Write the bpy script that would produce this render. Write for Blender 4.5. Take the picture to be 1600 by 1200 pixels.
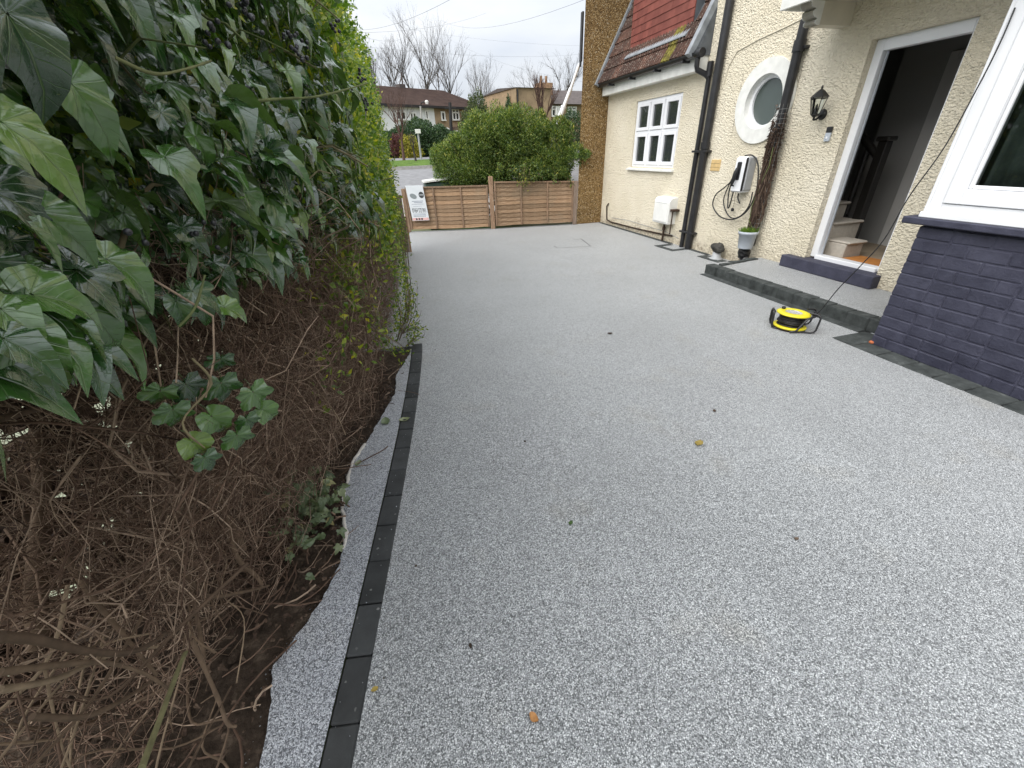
import bpy, math, random
import numpy as np
from mathutils import Vector, Matrix
random.seed(7)
RNG = np.random.default_rng(7)
scn = bpy.context.scene
for o in list(bpy.data.objects): bpy.data.objects.remove(o, do_unlink=True)
col = scn.collection
R = math.radians

# ------------------------------------------------------------------ camera
CAM_H = 1.57
PITCH, ROLL, YAW, FPX = R(29.55), R(-2.3), R(14.7), 641.0
_f = Vector((math.sin(YAW), math.cos(YAW), 0)); _r = Vector((math.cos(YAW), -math.sin(YAW), 0)); _u = Vector((0, 0, 1))
FW = _f*math.cos(PITCH) - _u*math.sin(PITCH); _u2 = _u*math.cos(PITCH) + _f*math.sin(PITCH)
RT = _r*math.cos(ROLL) + _u2*math.sin(ROLL); UP = -_r*math.sin(ROLL) + _u2*math.cos(ROLL)
CAM = Vector((0, 0, CAM_H))
cd = bpy.data.cameras.new('camera'); cam = bpy.data.objects.new('camera', cd); col.objects.link(cam)
M = Matrix((RT, UP, -FW)).transposed().to_4x4(); M.translation = CAM; cam.matrix_world = M
cd.sensor_fit = 'HORIZONTAL'; cd.sensor_width = 36; cd.lens = FPX/1600*36; cd.clip_start = 0.02; cd.clip_end = 3000
scn.camera = cam
scn.render.resolution_x, scn.render.resolution_y = 1024, 768

# ------------------------------------------------------------------ sky, sun, exposure
SUN_EL, SUN_AZ = R(50), R(243)
wd = bpy.data.worlds.new('World'); scn.world = wd; wd.use_nodes = True
nt = wd.node_tree; nt.nodes.clear()
wo = nt.nodes.new('ShaderNodeOutputWorld'); bg = nt.nodes.new('ShaderNodeBackground')
sky = nt.nodes.new('ShaderNodeTexSky'); sky.sky_type = 'NISHITA'; sky.sun_disc = False
sky.sun_elevation = SUN_EL; sky.sun_rotation = SUN_AZ; sky.dust_density = 3
tc = nt.nodes.new('ShaderNodeTexCoord'); nz = nt.nodes.new('ShaderNodeTexNoise'); rp = nt.nodes.new('ShaderNodeValToRGB')
mpn = nt.nodes.new('ShaderNodeMapping'); mpn.inputs['Scale'].default_value = (1, 1, 3.2)
nt.links.new(tc.outputs['Generated'], mpn.inputs[0]); nt.links.new(mpn.outputs[0], nz.inputs['Vector'])
nz.inputs['Scale'].default_value = 2.6; nz.inputs['Detail'].default_value = 6; nz.inputs['Roughness'].default_value = .5
rp.color_ramp.elements[0].position = .32; rp.color_ramp.elements[0].color = (.70, .755, .85, 1)
rp.color_ramp.elements[1].position = .68; rp.color_ramp.elements[1].color = (.97, .985, 1.0, 1)
nt.links.new(nz.outputs['Fac'], rp.inputs[0])
sc_ = nt.nodes.new('ShaderNodeVectorMath'); sc_.operation = 'SCALE'; sc_.inputs['Scale'].default_value = 10.5
nt.links.new(rp.outputs[0], sc_.inputs[0])
mx = nt.nodes.new('ShaderNodeMix'); mx.data_type = 'RGBA'; mx.inputs['Factor'].default_value = .93
# overcast luminance: the zenith of a clouded sky is about three times as bright as its horizon
sxyz = nt.nodes.new('ShaderNodeSeparateXYZ'); nt.links.new(tc.outputs['Generated'], sxyz.inputs[0])
mz = nt.nodes.new('ShaderNodeMath'); mz.operation = 'MAXIMUM'; mz.inputs[1].default_value = 0; nt.links.new(sxyz.outputs[2], mz.inputs[0])
ml = nt.nodes.new('ShaderNodeMath'); ml.operation = 'MULTIPLY_ADD'; ml.inputs[1].default_value = 2/3; ml.inputs[2].default_value = 1/3; nt.links.new(mz.outputs[0], ml.inputs[0])
sc2 = nt.nodes.new('ShaderNodeVectorMath'); sc2.operation = 'SCALE'; nt.links.new(sc_.outputs[0], sc2.inputs[0]); nt.links.new(ml.outputs[0], sc2.inputs['Scale'])
nt.links.new(sky.outputs[0], mx.inputs[6]); nt.links.new(sc2.outputs[0], mx.inputs[7])
nt.links.new(mx.outputs[2], bg.inputs['Color']); bg.inputs['Strength'].default_value = .1
nt.links.new(bg.outputs[0], wo.inputs[0])
sd = bpy.data.lights.new('sun', 'SUN'); sd.energy = 1.5; sd.angle = R(60); sd.color = (1, .97, .93)
sun = bpy.data.objects.new('sun', sd); col.objects.link(sun)
_sdir = Vector((math.sin(SUN_AZ)*math.cos(SUN_EL), math.cos(SUN_AZ)*math.cos(SUN_EL), math.sin(SUN_EL)))
sun.rotation_euler = (-_sdir).to_track_quat('-Z', 'Y').to_euler(); sun.location = (0, 0, 30)
vs = scn.view_settings; vs.view_transform = 'Standard'; vs.look = 'None'; vs.exposure = 1.2; vs.gamma = 1; vs.use_curve_mapping = False
scn.render.engine = 'CYCLES'; scn.cycles.max_bounces = 6; scn.cycles.transparent_max_bounces = 8

# ------------------------------------------------------------------ helpers
def ray(px, py): return FW + RT*((px-800)/FPX) - UP*((py-600)/FPX)
def gz(px, py, z=0): d = ray(px, py); return CAM + d*((z-CAM_H)/d.z)
def gx(px, py, x): d = ray(px, py); return CAM + d*(x/d.x)
def gy(px, py, y): d = ray(px, py); return CAM + d*(y/d.y)

def tag(o, label=None, cat=None, group=None, kind=None):
    if label: o['label'] = label
    if cat: o['category'] = cat
    if group: o['group'] = group
    if kind: o['kind'] = kind
    return o
def empty(name, loc=(0, 0, 0), rz=0, label=None, cat=None, group=None):
    o = bpy.data.objects.new(name, None); col.objects.link(o); o.location = loc; o.rotation_euler = (0, 0, rz)
    o.empty_display_size = .1
    return tag(o, label, cat, group)
def link(name, me, mat, parent=None, loc=None, rot=None):
    o = bpy.data.objects.new(name, me); col.objects.link(o)
    if mat is not None and not me.materials: me.materials.append(mat)
    if loc is not None: o.location = loc
    if rot is not None: o.rotation_euler = rot
    if parent: o.parent = parent; o.matrix_parent_inverse = wmat(parent).inverted()
    return o
def wmat(p):
    m_ = p.matrix_basis.copy()
    return wmat(p.parent) @ p.matrix_parent_inverse @ m_ if p.parent else m_

class MB:
    def __init__(s): s.v = []; s.f = []; s.sm = []
    def add(s, vs, fs, smooth=False):
        n = len(s.v); s.v += [tuple(v) for v in vs]; s.f += [tuple(i+n for i in f) for f in fs]; s.sm += [smooth]*len(fs); return s
    def box(s, a, b, mat=None):
        x0, y0, z0 = a; x1, y1, z1 = b
        V = [(x0,y0,z0),(x1,y0,z0),(x1,y1,z0),(x0,y1,z0),(x0,y0,z1),(x1,y0,z1),(x1,y1,z1),(x0,y1,z1)]
        if mat is not None: V = [mat @ Vector(v) for v in V]
        return s.add(V, [(0,3,2,1),(4,5,6,7),(0,1,5,4),(1,2,6,5),(2,3,7,6),(3,0,4,7)])
    def bbox(s, a, b, c=.005, mat=None):
        # box with chamfered edges
        lo = [min(a[i], b[i]) for i in range(3)]; hi = [max(a[i], b[i]) for i in range(3)]
        c = min(c, *(0.45*(hi[i]-lo[i]) for i in range(3)))
        V = []; idx = {}
        for sx in (0, 1):
            for sy in (0, 1):
                for sz in (0, 1):
                    P = [(lo, hi)[q][i] for i, q in enumerate((sx, sy, sz))]; D = [(1, -1)[q]*c for q in (sx, sy, sz)]
                    for ax in range(3):
                        p = [P[i] + (D[i] if i != ax else 0) for i in range(3)]
                        idx[(sx, sy, sz, ax)] = len(V); V.append(p)
        F = []
        for ax in range(3):
            o1, o2 = [i for i in range(3) if i != ax]
            for s_ in (0, 1):
                q = []
                for k1, k2 in ((0, 0), (1, 0), (1, 1), (0, 1)):
                    t = [0]*3; t[ax] = s_; t[o1] = k1; t[o2] = k2; q.append(idx[(*t, ax)])
                F.append(q)
            for k1 in (0, 1):
                for k2 in (0, 1):
                    t0 = [0]*3; t0[o1] = k1; t0[o2] = k2; t1 = list(t0); t1[ax] = 1
                    F.append([idx[(*t0, o1)], idx[(*t0, o2)], idx[(*t1, o2)], idx[(*t1, o1)]])
        for sx in (0, 1):
            for sy in (0, 1):
                for sz in (0, 1): F.append([idx[(sx, sy, sz, k)] for k in range(3)])
        # fix winding: outward
        ctr = Vector([(lo[i]+hi[i])/2 for i in range(3)])
        G = []
        for f in F:
            p = [Vector(V[i]) for i in f]; nrm = (p[1]-p[0]).cross(p[2]-p[0]); m = sum(p, Vector())/len(p)
            G.append(f if nrm.dot(m-ctr) > 0 else f[::-1])
        if mat is not None: V = [mat @ Vector(v) for v in V]
        return s.add(V, G)
    def tube(s, pts, rad, n=8, cap=True, smooth=True):
        pts = [Vector(p) for p in pts]; m = len(pts)
        if not hasattr(rad, '__len__'): rad = [rad]*m
        T = [(pts[min(i+1, m-1)]-pts[max(i-1, 0)]).normalized() for i in range(m)]
        a = Vector((0, 0, 1)) if abs(T[0].z) < .9 else Vector((1, 0, 0)); nrm = T[0].cross(a).normalized(); V = []
        for i in range(m):
            nrm = (nrm - T[i]*nrm.dot(T[i])); nrm = nrm.normalized() if nrm.length > 1e-6 else T[i].orthogonal().normalized()
            b = T[i].cross(nrm)
            for k in range(n):
                t = 2*math.pi*k/n; V.append(pts[i] + (nrm*math.cos(t)+b*math.sin(t))*rad[i])
        F = [(i*n+k, i*n+(k+1) % n, (i+1)*n+(k+1) % n, (i+1)*n+k) for i in range(m-1) for k in range(n)]
        s.add(V, F, smooth)
        if cap: s.add(V[:n], [tuple(range(n))[::-1]]); s.add(V[-n:], [tuple(range(n))])
        return s
    def lathe(s, prof, n=24, mat=None, smooth=True, cap=True):
        V = []
        for r_, z in prof:
            for k in range(n):
                t = 2*math.pi*k/n; V.append(Vector((r_*math.cos(t), r_*math.sin(t), z)))
        if mat is not None: V = [mat @ v for v in V]
        m = len(prof)
        F = [(i*n+k, i*n+(k+1) % n, (i+1)*n+(k+1) % n, (i+1)*n+k) for i in range(m-1) for k in range(n)]
        s.add(V, F, smooth)
        if cap: s.add(V[:n], [tuple(range(n))[::-1]]); s.add(V[-n:], [tuple(range(n))])
        return s
    def prism(s, poly, a, b, axis=2):
        # poly in the two other axes (order x,y / x,z / y,z), extruded a..b along axis
        def P(p, t):
            q = list(p); q.insert(axis, t); return q
        n = len(poly); V = [P(p, a) for p in poly] + [P(p, b) for p in poly]
        return s.add(V, [tuple(range(n))[::-1], tuple(range(n, 2*n))] + [(k, (k+1) % n, n+(k+1) % n, n+k) for k in range(n)])
    def mesh(s, name):
        me = bpy.data.meshes.new(name); me.from_pydata(s.v, [], s.f); me.polygons.foreach_set('use_smooth', s.sm); me.update(); return me
    def fixn(s, me):
        import bmesh
        b = bmesh.new(); b.from_mesh(me); bmesh.ops.recalc_face_normals(b, faces=b.faces); b.to_mesh(me); b.free(); return me
    def build(s, name, mat, parent=None, loc=None, rot=None, fix=True):
        me = s.mesh(name)
        if fix and len(s.f) < 4000: s.fixn(me)
        return link(name, me, mat, parent, loc, rot)

def np_mesh(name, V, Fq, smooth=True, attrs=None):
    """V (n,3) float, Fq (m,k) int"""
    me = bpy.data.meshes.new(name); V = np.asarray(V, np.float32); Fq = np.asarray(Fq, np.int32); k = Fq.shape[1]
    me.vertices.add(len(V)); me.vertices.foreach_set('co', V.ravel())
    me.loops.add(Fq.size); me.loops.foreach_set('vertex_index', Fq.ravel())
    me.polygons.add(len(Fq)); me.polygons.foreach_set('loop_start', np.arange(0, Fq.size, k, dtype=np.int32))
    me.polygons.foreach_set('use_smooth', np.full(len(Fq), smooth, bool))
    me.update(calc_edges=True)
    for nm, (ty, arr) in (attrs or {}).items():
        at = me.attributes.new(nm, ty, 'POINT'); at.data.foreach_set('value' if ty == 'FLOAT' else 'vector', np.asarray(arr, np.float32).ravel())
    return me

def scatter_mesh(name, base, pos, rot, scale, rnd=None, smooth=True):
    """base = (verts (n,3), faces (m,k), uv (n,2)); pos (N,3), rot (N,3,3) columns = axes, scale (N,) or (N,3)"""
    bv, bf, buv = base; N = len(pos); n = len(bv)
    sc = np.asarray(scale).reshape(N, -1)
    V = np.einsum('nij,nkj->nki', rot, bv[None]*sc[:, None, :]) + pos[:, None, :]
    Fq = (bf[None] + (np.arange(N)*n)[:, None, None]).reshape(-1, bf.shape[1])
    r_ = RNG.random(N) if rnd is None else rnd
    luv = np.zeros((N, n, 3), np.float32); luv[:, :, :2] = buv[None]
    return np_mesh(name, V.reshape(-1, 3), Fq, smooth, {'rnd': ('FLOAT', np.repeat(r_, n)), 'luv': ('FLOAT_VECTOR', luv.reshape(-1, 3))})

def frames(tip, nrm):
    """rotation matrices whose x axis is tip and z axis is close to nrm"""
    x = tip/np.linalg.norm(tip, axis=1, keepdims=True)
    y = np.cross(nrm, x); y /= np.linalg.norm(y, axis=1, keepdims=True)+1e-9
    z = np.cross(x, y); return np.stack([x, y, z], axis=2)

def tubes_np(name, paths, radii, n=4, rnd=None):
    """paths (N,m,3), radii (N,m): many thin tubes in one mesh"""
    N, m, _ = paths.shape
    T = np.gradient(paths, axis=1); T /= np.linalg.norm(T, axis=2, keepdims=True)+1e-9
    ref = np.where(np.abs(T[:, :1, 2:3]) < .8, np.array([[[0, 0, 1.]]]), np.array([[[1., 0, 0]]]))
    a = np.cross(T, np.broadcast_to(ref, T.shape)); a /= np.linalg.norm(a, axis=2, keepdims=True)+1e-9
    b = np.cross(T, a); th = np.arange(n)*2*np.pi/n
    V = paths[:, :, None, :] + radii[:, :, None, None]*(a[:, :, None, :]*np.cos(th)[None, None, :, None] + b[:, :, None, :]*np.sin(th)[None, None, :, None])
    i, k = np.meshgrid(np.arange(m-1), np.arange(n), indexing='ij')
    q = np.stack([i*n+k, i*n+(k+1) % n, (i+1)*n+(k+1) % n, (i+1)*n+k], -1).reshape(-1, 4)
    Fq = (q[None] + (np.arange(N)*m*n)[:, None, None]).reshape(-1, 4)
    r_ = RNG.random(N) if rnd is None else rnd
    luv = np.zeros((N, m*n, 3), np.float32)
    return np_mesh(name, V.reshape(-1, 3), Fq, True, {'rnd': ('FLOAT', np.repeat(r_, m*n)), 'luv': ('FLOAT_VECTOR', luv.reshape(-1, 3))})

# ------------------------------------------------------------------ materials
class Mat:
    def __init__(s, name, rough=.6, spec=.5, color=None, metal=0):
        s.m = bpy.data.materials.new(name); s.m.use_nodes = True; s.nt = s.m.node_tree; s.b = s.nt.nodes['Principled BSDF']
        s.b.inputs['Roughness'].default_value = rough; s.b.inputs['Specular IOR Level'].default_value = spec; s.b.inputs['Metallic'].default_value = metal
        if color: s.b.inputs['Base Color'].default_value = (*color, 1)
        s._co = None
    def n(s, t, **kw):
        x = s.nt.nodes.new('ShaderNode'+t)
        for k, v in kw.items():
            if k[0] == '_': x.inputs[int(k[1:])].default_value = v
            elif k in x.inputs.keys(): x.inputs[k].default_value = v
            else: setattr(x, k, v)
        return x
    def l(s, a, b): s.nt.links.new(a, b)
    def co(s, scale=None, out='Object'):
        if out == 'World': g = s.n('NewGeometry').outputs['Position']
        else: g = s.n('TexCoord').outputs[out]
        if scale:
            mp = s.n('Mapping'); mp.inputs['Scale'].default_value = scale; s.l(g, mp.inputs[0]); g = mp.outputs[0]
        return g
    def noise(s, scale, detail=4, rough=.55, vec=None, dist=0):
        x = s.n('TexNoise'); x.inputs['Scale'].default_value = scale; x.inputs['Detail'].default_value = detail; x.inputs['Roughness'].default_value = rough; x.inputs['Distortion'].default_value = dist
        s.l(vec if vec is not None else s.co(out='World'), x.inputs['Vector']); return x.outputs['Fac']
    def voro(s, scale, vec=None, feature='F1', rand=1):
        x = s.n('TexVoronoi', feature=feature); x.inputs['Scale'].default_value = scale; x.inputs['Randomness'].default_value = rand
        s.l(vec if vec is not None else s.co(out='World'), x.inputs['Vector']); return x
    def ramp(s, fac, stops, interp='LINEAR'):
        x = s.n('ValToRGB'); cr = x.color_ramp; cr.interpolation = interp
        while len(cr.elements) < len(stops): cr.elements.new(.5)
        for e, (p, c) in zip(cr.elements, stops): e.position = p; e.color = (*c, 1) if len(c) == 3 else c
        s.l(fac, x.inputs[0]); return x.outputs[0]
    def mix(s, fac, a, b, blend='MIX'):
        x = s.n('Mix', data_type='RGBA', blend_type=blend)
        for i, v in ((0, fac), (6, a), (7, b)):
            if isinstance(v, (int, float)): x.inputs[i].default_value = v
            elif isinstance(v, tuple): x.inputs[i].default_value = (*v, 1)
            else: s.l(v, x.inputs[i])
        return x.outputs[2]
    def math(s, op, a, b=None, c=None):
        x = s.n('Math', operation=op)
        for i, v in enumerate((a, b, c)):
            if v is None: continue
            if isinstance(v, (int, float)): x.inputs[i].default_value = v
            else: s.l(v, x.inputs[i])
        return x.outputs[0]
    def rnd(s):
        a = s.n('Attribute', attribute_name='rnd').outputs['Fac']; o = s.n('ObjectInfo').outputs['Random']
        return s.math('FRACT', s.math('ADD', a, o))
    def col(s, c): s.l(c, s.b.inputs['Base Color']); return s
    def rough(s, r_): s.l(r_, s.b.inputs['Roughness']); return s
    def bump(s, h, strength=.5, dist=.01):
        x = s.n('Bump'); x.inputs['Strength'].default_value = strength; x.inputs['Distance'].default_value = dist; s.l(h, x.inputs['Height']); s.l(x.outputs[0], s.b.inputs['Normal']); return s

def simple(name, c, rough=.5, var=.12, scale=6, bump=0, spec=.5, bs=60, metal=0):
    m = Mat(name, rough, spec, c, metal); f = m.noise(scale, 5)
    d = tuple(max(0, x*(1-var*1.6)) for x in c); e = tuple(min(1, x*(1+var)) for x in c)
    m.col(m.ramp(f, [(.3, d), (.7, e)]))
    if bump: m.bump(m.noise(bs, 4), bump, .004)
    return m.m
K = {}
# resin bound aggregate: rounded 3-6 mm stones in greys and white
def gravel(name, stops, tint, scale=290):
    m = Mat(name, .5, .5); m.b.inputs['Sheen Weight'].default_value = .55; m.b.inputs['Sheen Roughness'].default_value = .45; v = m.voro(scale); v2 = m.voro(scale*.55)
    sep = m.n('SeparateColor'); m.l(v.outputs['Color'], sep.inputs[0]); sep2 = m.n('SeparateColor'); m.l(v2.outputs['Color'], sep2.inputs[0])
    f = m.math('ADD', m.math('MULTIPLY', sep.outputs[0], .84), m.math('MULTIPLY', sep2.outputs[0], .16))
    c = m.ramp(f, stops)
    edge = m.ramp(v.outputs['Distance'], [(.25, (1, 1, 1)), (.65, (.42, .42, .44))])
    c = m.mix(.8, c, edge, 'MULTIPLY')
    big = m.ramp(m.noise(1.1, 6, .6), [(.3, (.84, .84, .84)), (.7, (1.06, 1.06, 1.06))]); c = m.mix(1.0, c, big, 'MULTIPLY')
    st = m.ramp(m.noise(2.3, 4, vec=None), [(.58, (1, 1, 1)), (.76, (.93, .89, .82))]); c = m.mix(1.0, c, st, 'MULTIPLY')
    c = m.mix(1.0, c, tint, 'MULTIPLY'); m.col(c)
    m.rough(m.ramp(sep.outputs[1], [(0, (.3, .3, .3)), (1, (.75, .75, .75))]))
    h = m.math('SUBTRACT', 1.0, v.outputs['Distance']); m.bump(h, .7, .003); return m.m
GS = [(.10, (.07, .074, .076)), (.28, (.17, .179, .182)), (.5, (.345, .358, .362)), (.75, (.52, .533, .537)), (.93, (.84, .85, .85))]
K['resin'] = gravel('resin_aggregate', GS, (.985, 1.0, .995))
K['resin2'] = gravel('resin_aggregate_blue', [(.12, (.09, .095, .105)), (.35, (.27, .285, .305)), (.55, (.44, .46, .485)), (.85, (.72, .74, .765))], (.97, .985, 1.0), 270)
# soil
m = Mat('soil', .95, .2); f = m.noise(14, 8, .65); v = m.voro(45)
c = m.ramp(f, [(.3, (.028, .020, .014)), (.55, (.065, .047, .034)), (.75, (.17, .13, .095))]); m.col(c)
m.bump(m.math('ADD', m.noise(30, 8, .7), m.math('MULTIPLY', v.outputs['Distance'], -.6)), .9, .03); K['soil'] = m.m
# cream roughcast render
def roughcast(name, a, b, dirt):
    m = Mat(name, .85, .3); co = m.co(out='World')
    mp = m.n('Mapping'); mp.inputs['Scale'].default_value = (1, .75, 1.15); mp.inputs['Rotation'].default_value = (.5, 0, 0); m.l(co, mp.inputs[0])
    n1 = m.noise(43, 3, .5, mp.outputs[0], .8); n2 = m.noise(95, 3, .6, mp.outputs[0]); v = m.voro(52, mp.outputs[0], 'SMOOTH_F1')
    h = m.math('ADD', m.math('MULTIPLY', n1, 1.0), m.math('ADD', m.math('MULTIPLY', n2, .35), m.math('MULTIPLY', v.outputs['Distance'], -.55)))
    c = m.ramp(m.noise(1.6, 5), [(.3, a), (.7, b)])
    # pits darkened as painted relief shade; dirt in the splash zone by the ground
    pit_shade = m.ramp(n1, [(.30, (1, 1, 1)), (.44, (0, 0, 0))]); c = m.mix(m.math('MULTIPLY', pit_shade, .35), c, (.45, .38, .27))
    sp = m.n('SeparateXYZ'); m.l(co, sp.inputs[0])
    z = m.math('ADD', sp.outputs[2], m.math('MULTIPLY', m.math('SUBTRACT', m.noise(5, 5), .5), .5))
    dz = m.ramp(z, [(.03, (1, 1, 1)), (.26, (0, 0, 0))]); dz = m.mix(1.0, dz, m.ramp(m.noise(26, 5, .7), [(.42, (.15, .15, .15)), (.62, (1, 1, 1))]), 'MULTIPLY')
    c = m.mix(m.math('MULTIPLY', dz, .75), c, dirt); m.col(c); m.bump(h, 1.0, .033); return m.m
K['cream'] = roughcast('cream_roughcast', (.77, .695, .53), (.86, .79, .635), (.26, .19, .12))
# brown pebbledash
m = Mat('brown_pebbledash', .8, .3); v = m.voro(70); s_ = m.n('SeparateColor'); m.l(v.outputs['Color'], s_.inputs[0])
c = m.ramp(s_.outputs[0], [(.05, (.14, .085, .03)), (.35, (.29, .18, .068)), (.65, (.41, .27, .11)), (.92, (.56, .41, .21)), (.99, (.72, .62, .44))])
c = m.mix(.7, c, m.ramp(v.outputs['Distance'], [(.25, (1, 1, 1)), (.6, (.35, .3, .25))]), 'MULTIPLY')
c = m.mix(1.0, c, m.ramp(m.noise(1.2, 4), [(.3, (.82, .82, .82)), (.7, (1.1, 1.08, 1.05))]), 'MULTIPLY'); m.col(c)
m.bump(m.math('SUBTRACT', 1.0, v.outputs['Distance']), .9, .012); K['pebble'] = m.m
K['upvc'] = simple('white_upvc', (.80, .81, .83), .35, .03, 3)
K['upvc_w'] = simple('white_paint_weathered', (.74, .74, .70), .5, .07, 9, .1)
K['black_pl'] = simple('black_plastic_pipe', (.018, .018, .020), .38, .3, 12)
K['black_rub'] = simple('black_rubber', (.012, .012, .013), .5, .2, 20)
# painted brick, dark navy purple
m = Mat('navy_brick_paint', .62, .4); f = m.noise(9, 6, .6); oi = m.n('ObjectInfo').outputs['Random']
c = m.ramp(f, [(.3, (.028, .029, .049)), (.7, (.052, .054, .083))]); c = m.mix(1.0, c, m.ramp(oi, [(0, (.85, .85, .87)), (1, (1.2, 1.18, 1.15))]), 'MULTIPLY')
ch = m.ramp(m.noise(60, 4, .6), [(.66, (0, 0, 0)), (.76, (1, 1, 1))]); c = m.mix(m.math('MULTIPLY', ch, .6), c, (.12, .11, .13)); m.col(c)
m.bump(m.math('ADD', m.noise(55, 6, .65), m.math('MULTIPLY', m.noise(14, 3), .8)), .55, .008); K['navy'] = m.m
# charcoal paving blocks
m = Mat('charcoal_block', .72, .35); f = m.noise(7, 7, .65); oi = m.n('ObjectInfo').outputs['Random']
c = m.ramp(f, [(.28, (.022, .024, .024)), (.72, (.048, .051, .052))]); c = m.mix(1.0, c, m.ramp(oi, [(0, (.8, .8, .8)), (1, (1.3, 1.3, 1.3))]), 'MULTIPLY')
sp = m.voro(120); s_ = m.n('SeparateColor'); m.l(sp.outputs['Color'], s_.inputs[0]); c = m.mix(m.ramp(s_.outputs[0], [(.995, (0, 0, 0)), (.999, (.35, .35, .35))]), c, (.42, .42, .40)); m.col(c)
m.bump(m.noise(160, 5, .7), .45, .003); K['block'] = m.m
m = Mat('charcoal_block_dusty', .85, .25); f = m.noise(9, 7, .65); c = m.ramp(f, [(.30, (.024, .028, .027)), (.60, (.066, .073, .071)), (.8, (.17, .18, .175))]); m.col(c); m.bump(m.noise(120, 5, .7), .45, .004); K['block2'] = m.m
# wood of the lap panels
def wood(name, a, b, d, axis=0):
    m = Mat(name, .8, .25); co = m.co((2.2, 26, 26) if axis == 0 else (26, 26, 2.2)); n1 = m.noise(2.2, 6, .65, co, 1.2); oi = m.n('ObjectInfo').outputs['Random']
    c = m.ramp(n1, [(.28, d), (.5, a), (.72, b)]); c = m.mix(1.0, c, m.ramp(oi, [(0, (.72, .72, .70)), (.5, (.95, .95, .95)), (1, (1.2, 1.16, 1.12))]), 'MULTIPLY')
    w = m.ramp(m.noise(2.1, 4), [(.55, (0, 0, 0)), (.75, (1, 1, 1))]); c = m.mix(m.math('MULTIPLY', w, .35), c, (.20, .19, .14)); m.col(c); m.bump(n1, .4, .004); return m.m
K['lap'] = wood('lap_wood', (.31, .205, .125), (.45, .325, .225), (.14, .085, .05))
K['post'] = wood('post_wood', (.27, .18, .12), (.37, .26, .18), (.13, .08, .05), 2)
K['taupe'] = wood('weathered_board', (.20, .155, .125), (.27, .215, .175), (.11, .085, .065), 2)
# foliage
def leaf(name, dark, mid, light, rough=.38, vein=None, trans=.25, back=None, spec=.5):
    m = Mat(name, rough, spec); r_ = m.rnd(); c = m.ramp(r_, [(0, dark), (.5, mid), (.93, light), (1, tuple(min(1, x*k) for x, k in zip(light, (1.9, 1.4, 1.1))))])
    c = m.mix(.5, c, m.mix(1.0, c, m.ramp(m.noise(22, 4), [(.3, (.6, .6, .6)), (.7, (1.35, 1.35, 1.35))]), 'MULTIPLY'))
    if vein: c = m.mix(m.math('MULTIPLY', m.ramp(m.noise(130, 4, .7), [(.66, (0, 0, 0)), (.74, (1, 1, 1))]), .45), c, (.16, .13, .06))
    if vein:
        at = m.n('Attribute', attribute_name='luv'); s_ = m.n('SeparateXYZ'); m.l(at.outputs['Vector'], s_.inputs[0])
        u, v = s_.outputs[0], m.math('ABSOLUTE', s_.outputs[1])
        # veins fan out from the stalk, finer ones branch off the midrib
        th = m.math('ARCTAN2', v, u); rad = m.math('POWER', m.math('ADD', m.math('MULTIPLY', u, u), m.math('MULTIPLY', v, v)), .5); vv = None
        wob = m.math('MULTIPLY', m.math('SUBTRACT', m.noise(25, 2), .5), .22)
        for ang, wd, st in ((0, .016, 1.0), (.62, .012, .8), (1.28, .010, .65), (2.0, .008, .5)):
            dd = m.math('MULTIPLY', m.math('ABSOLUTE', m.math('SUBTRACT', m.math('ADD', th, wob if ang else 0.0), ang)), rad)
            k = m.math('MULTIPLY', m.math('SUBTRACT', 1.0, m.math('MINIMUM', m.math('DIVIDE', dd, wd), 1.0)), st); vv = k if vv is None else m.math('MAXIMUM', vv, k)
        w = m.math('ADD', m.math('SUBTRACT', u, m.math('MULTIPLY', v, 1.0)), wob); fr = m.math('ABSOLUTE', m.math('SUBTRACT', m.math('FRACT', m.math('MULTIPLY', w, 6.0)), .5))
        k = m.math('MULTIPLY', m.math('SUBTRACT', 1.0, m.math('MINIMUM', m.math('DIVIDE', fr, .05), 1.0)), .28); vv = m.math('MAXIMUM', vv, k)
        c = m.mix(m.math('MULTIPLY', vv, .5), c, vein)
        hb = m.math('SUBTRACT', m.math('MULTIPLY', m.noise(70, 3), .8), m.math('MULTIPLY', vv, .7)); m.bump(hb, .5, .004)
    if vein: m.b.inputs['Coat Weight'].default_value = .5; m.b.inputs['Coat Roughness'].default_value = .14
    if back:
        g = m.n('NewGeometry').outputs['Backfacing']; c = m.mix(g, c, back)
    m.col(c)
    if trans:
        tr = m.n('BsdfTranslucent'); m.l(m.mix(1.0, c, (1.5, 1.9, .6), 'MULTIPLY'), tr.inputs[0]); ms = m.n('MixShader'); ms.inputs[0].default_value = trans
        out = m.nt.nodes['Material Output']; m.l(m.b.outputs[0], ms.inputs[1]); m.l(tr.outputs[0], ms.inputs[2]); m.l(ms.outputs[0], out.inputs[0])
    return m.m
K['ivy'] = leaf('ivy_leaf', (.013, .042, .012), (.027, .084, .018), (.07, .155, .027), .23, (.16, .22, .10), .12, (.08, .135, .035), 1.0)
K['ivy_cut'] = leaf('ivy_leaf_wilted', (.07, .10, .045), (.11, .15, .07), (.18, .21, .11), .6, (.2, .25, .14), .15)
K['privet'] = leaf('privet_leaf', (.04, .09, .012), (.12, .19, .018), (.30, .33, .03), .36, None, .3)
K['shrub'] = leaf('shrub_leaf', (.022, .052, .012), (.075, .13, .026), (.24, .28, .06), .5, None, .2)
K['farhedge'] = leaf('far_hedge_leaf', (.020, .045, .018), (.035, .07, .028), (.06, .11, .04), .6, None, .15)
K['yellowbush'] = leaf('yellow_bush_leaf', (.13, .13, .02), (.28, .26, .03), (.4, .36, .06), .6, None, .2)
K['redbush'] = leaf('red_bush_leaf', (.05, .015, .015), (.10, .03, .03), (.15, .05, .045), .6, None, .1)
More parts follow.
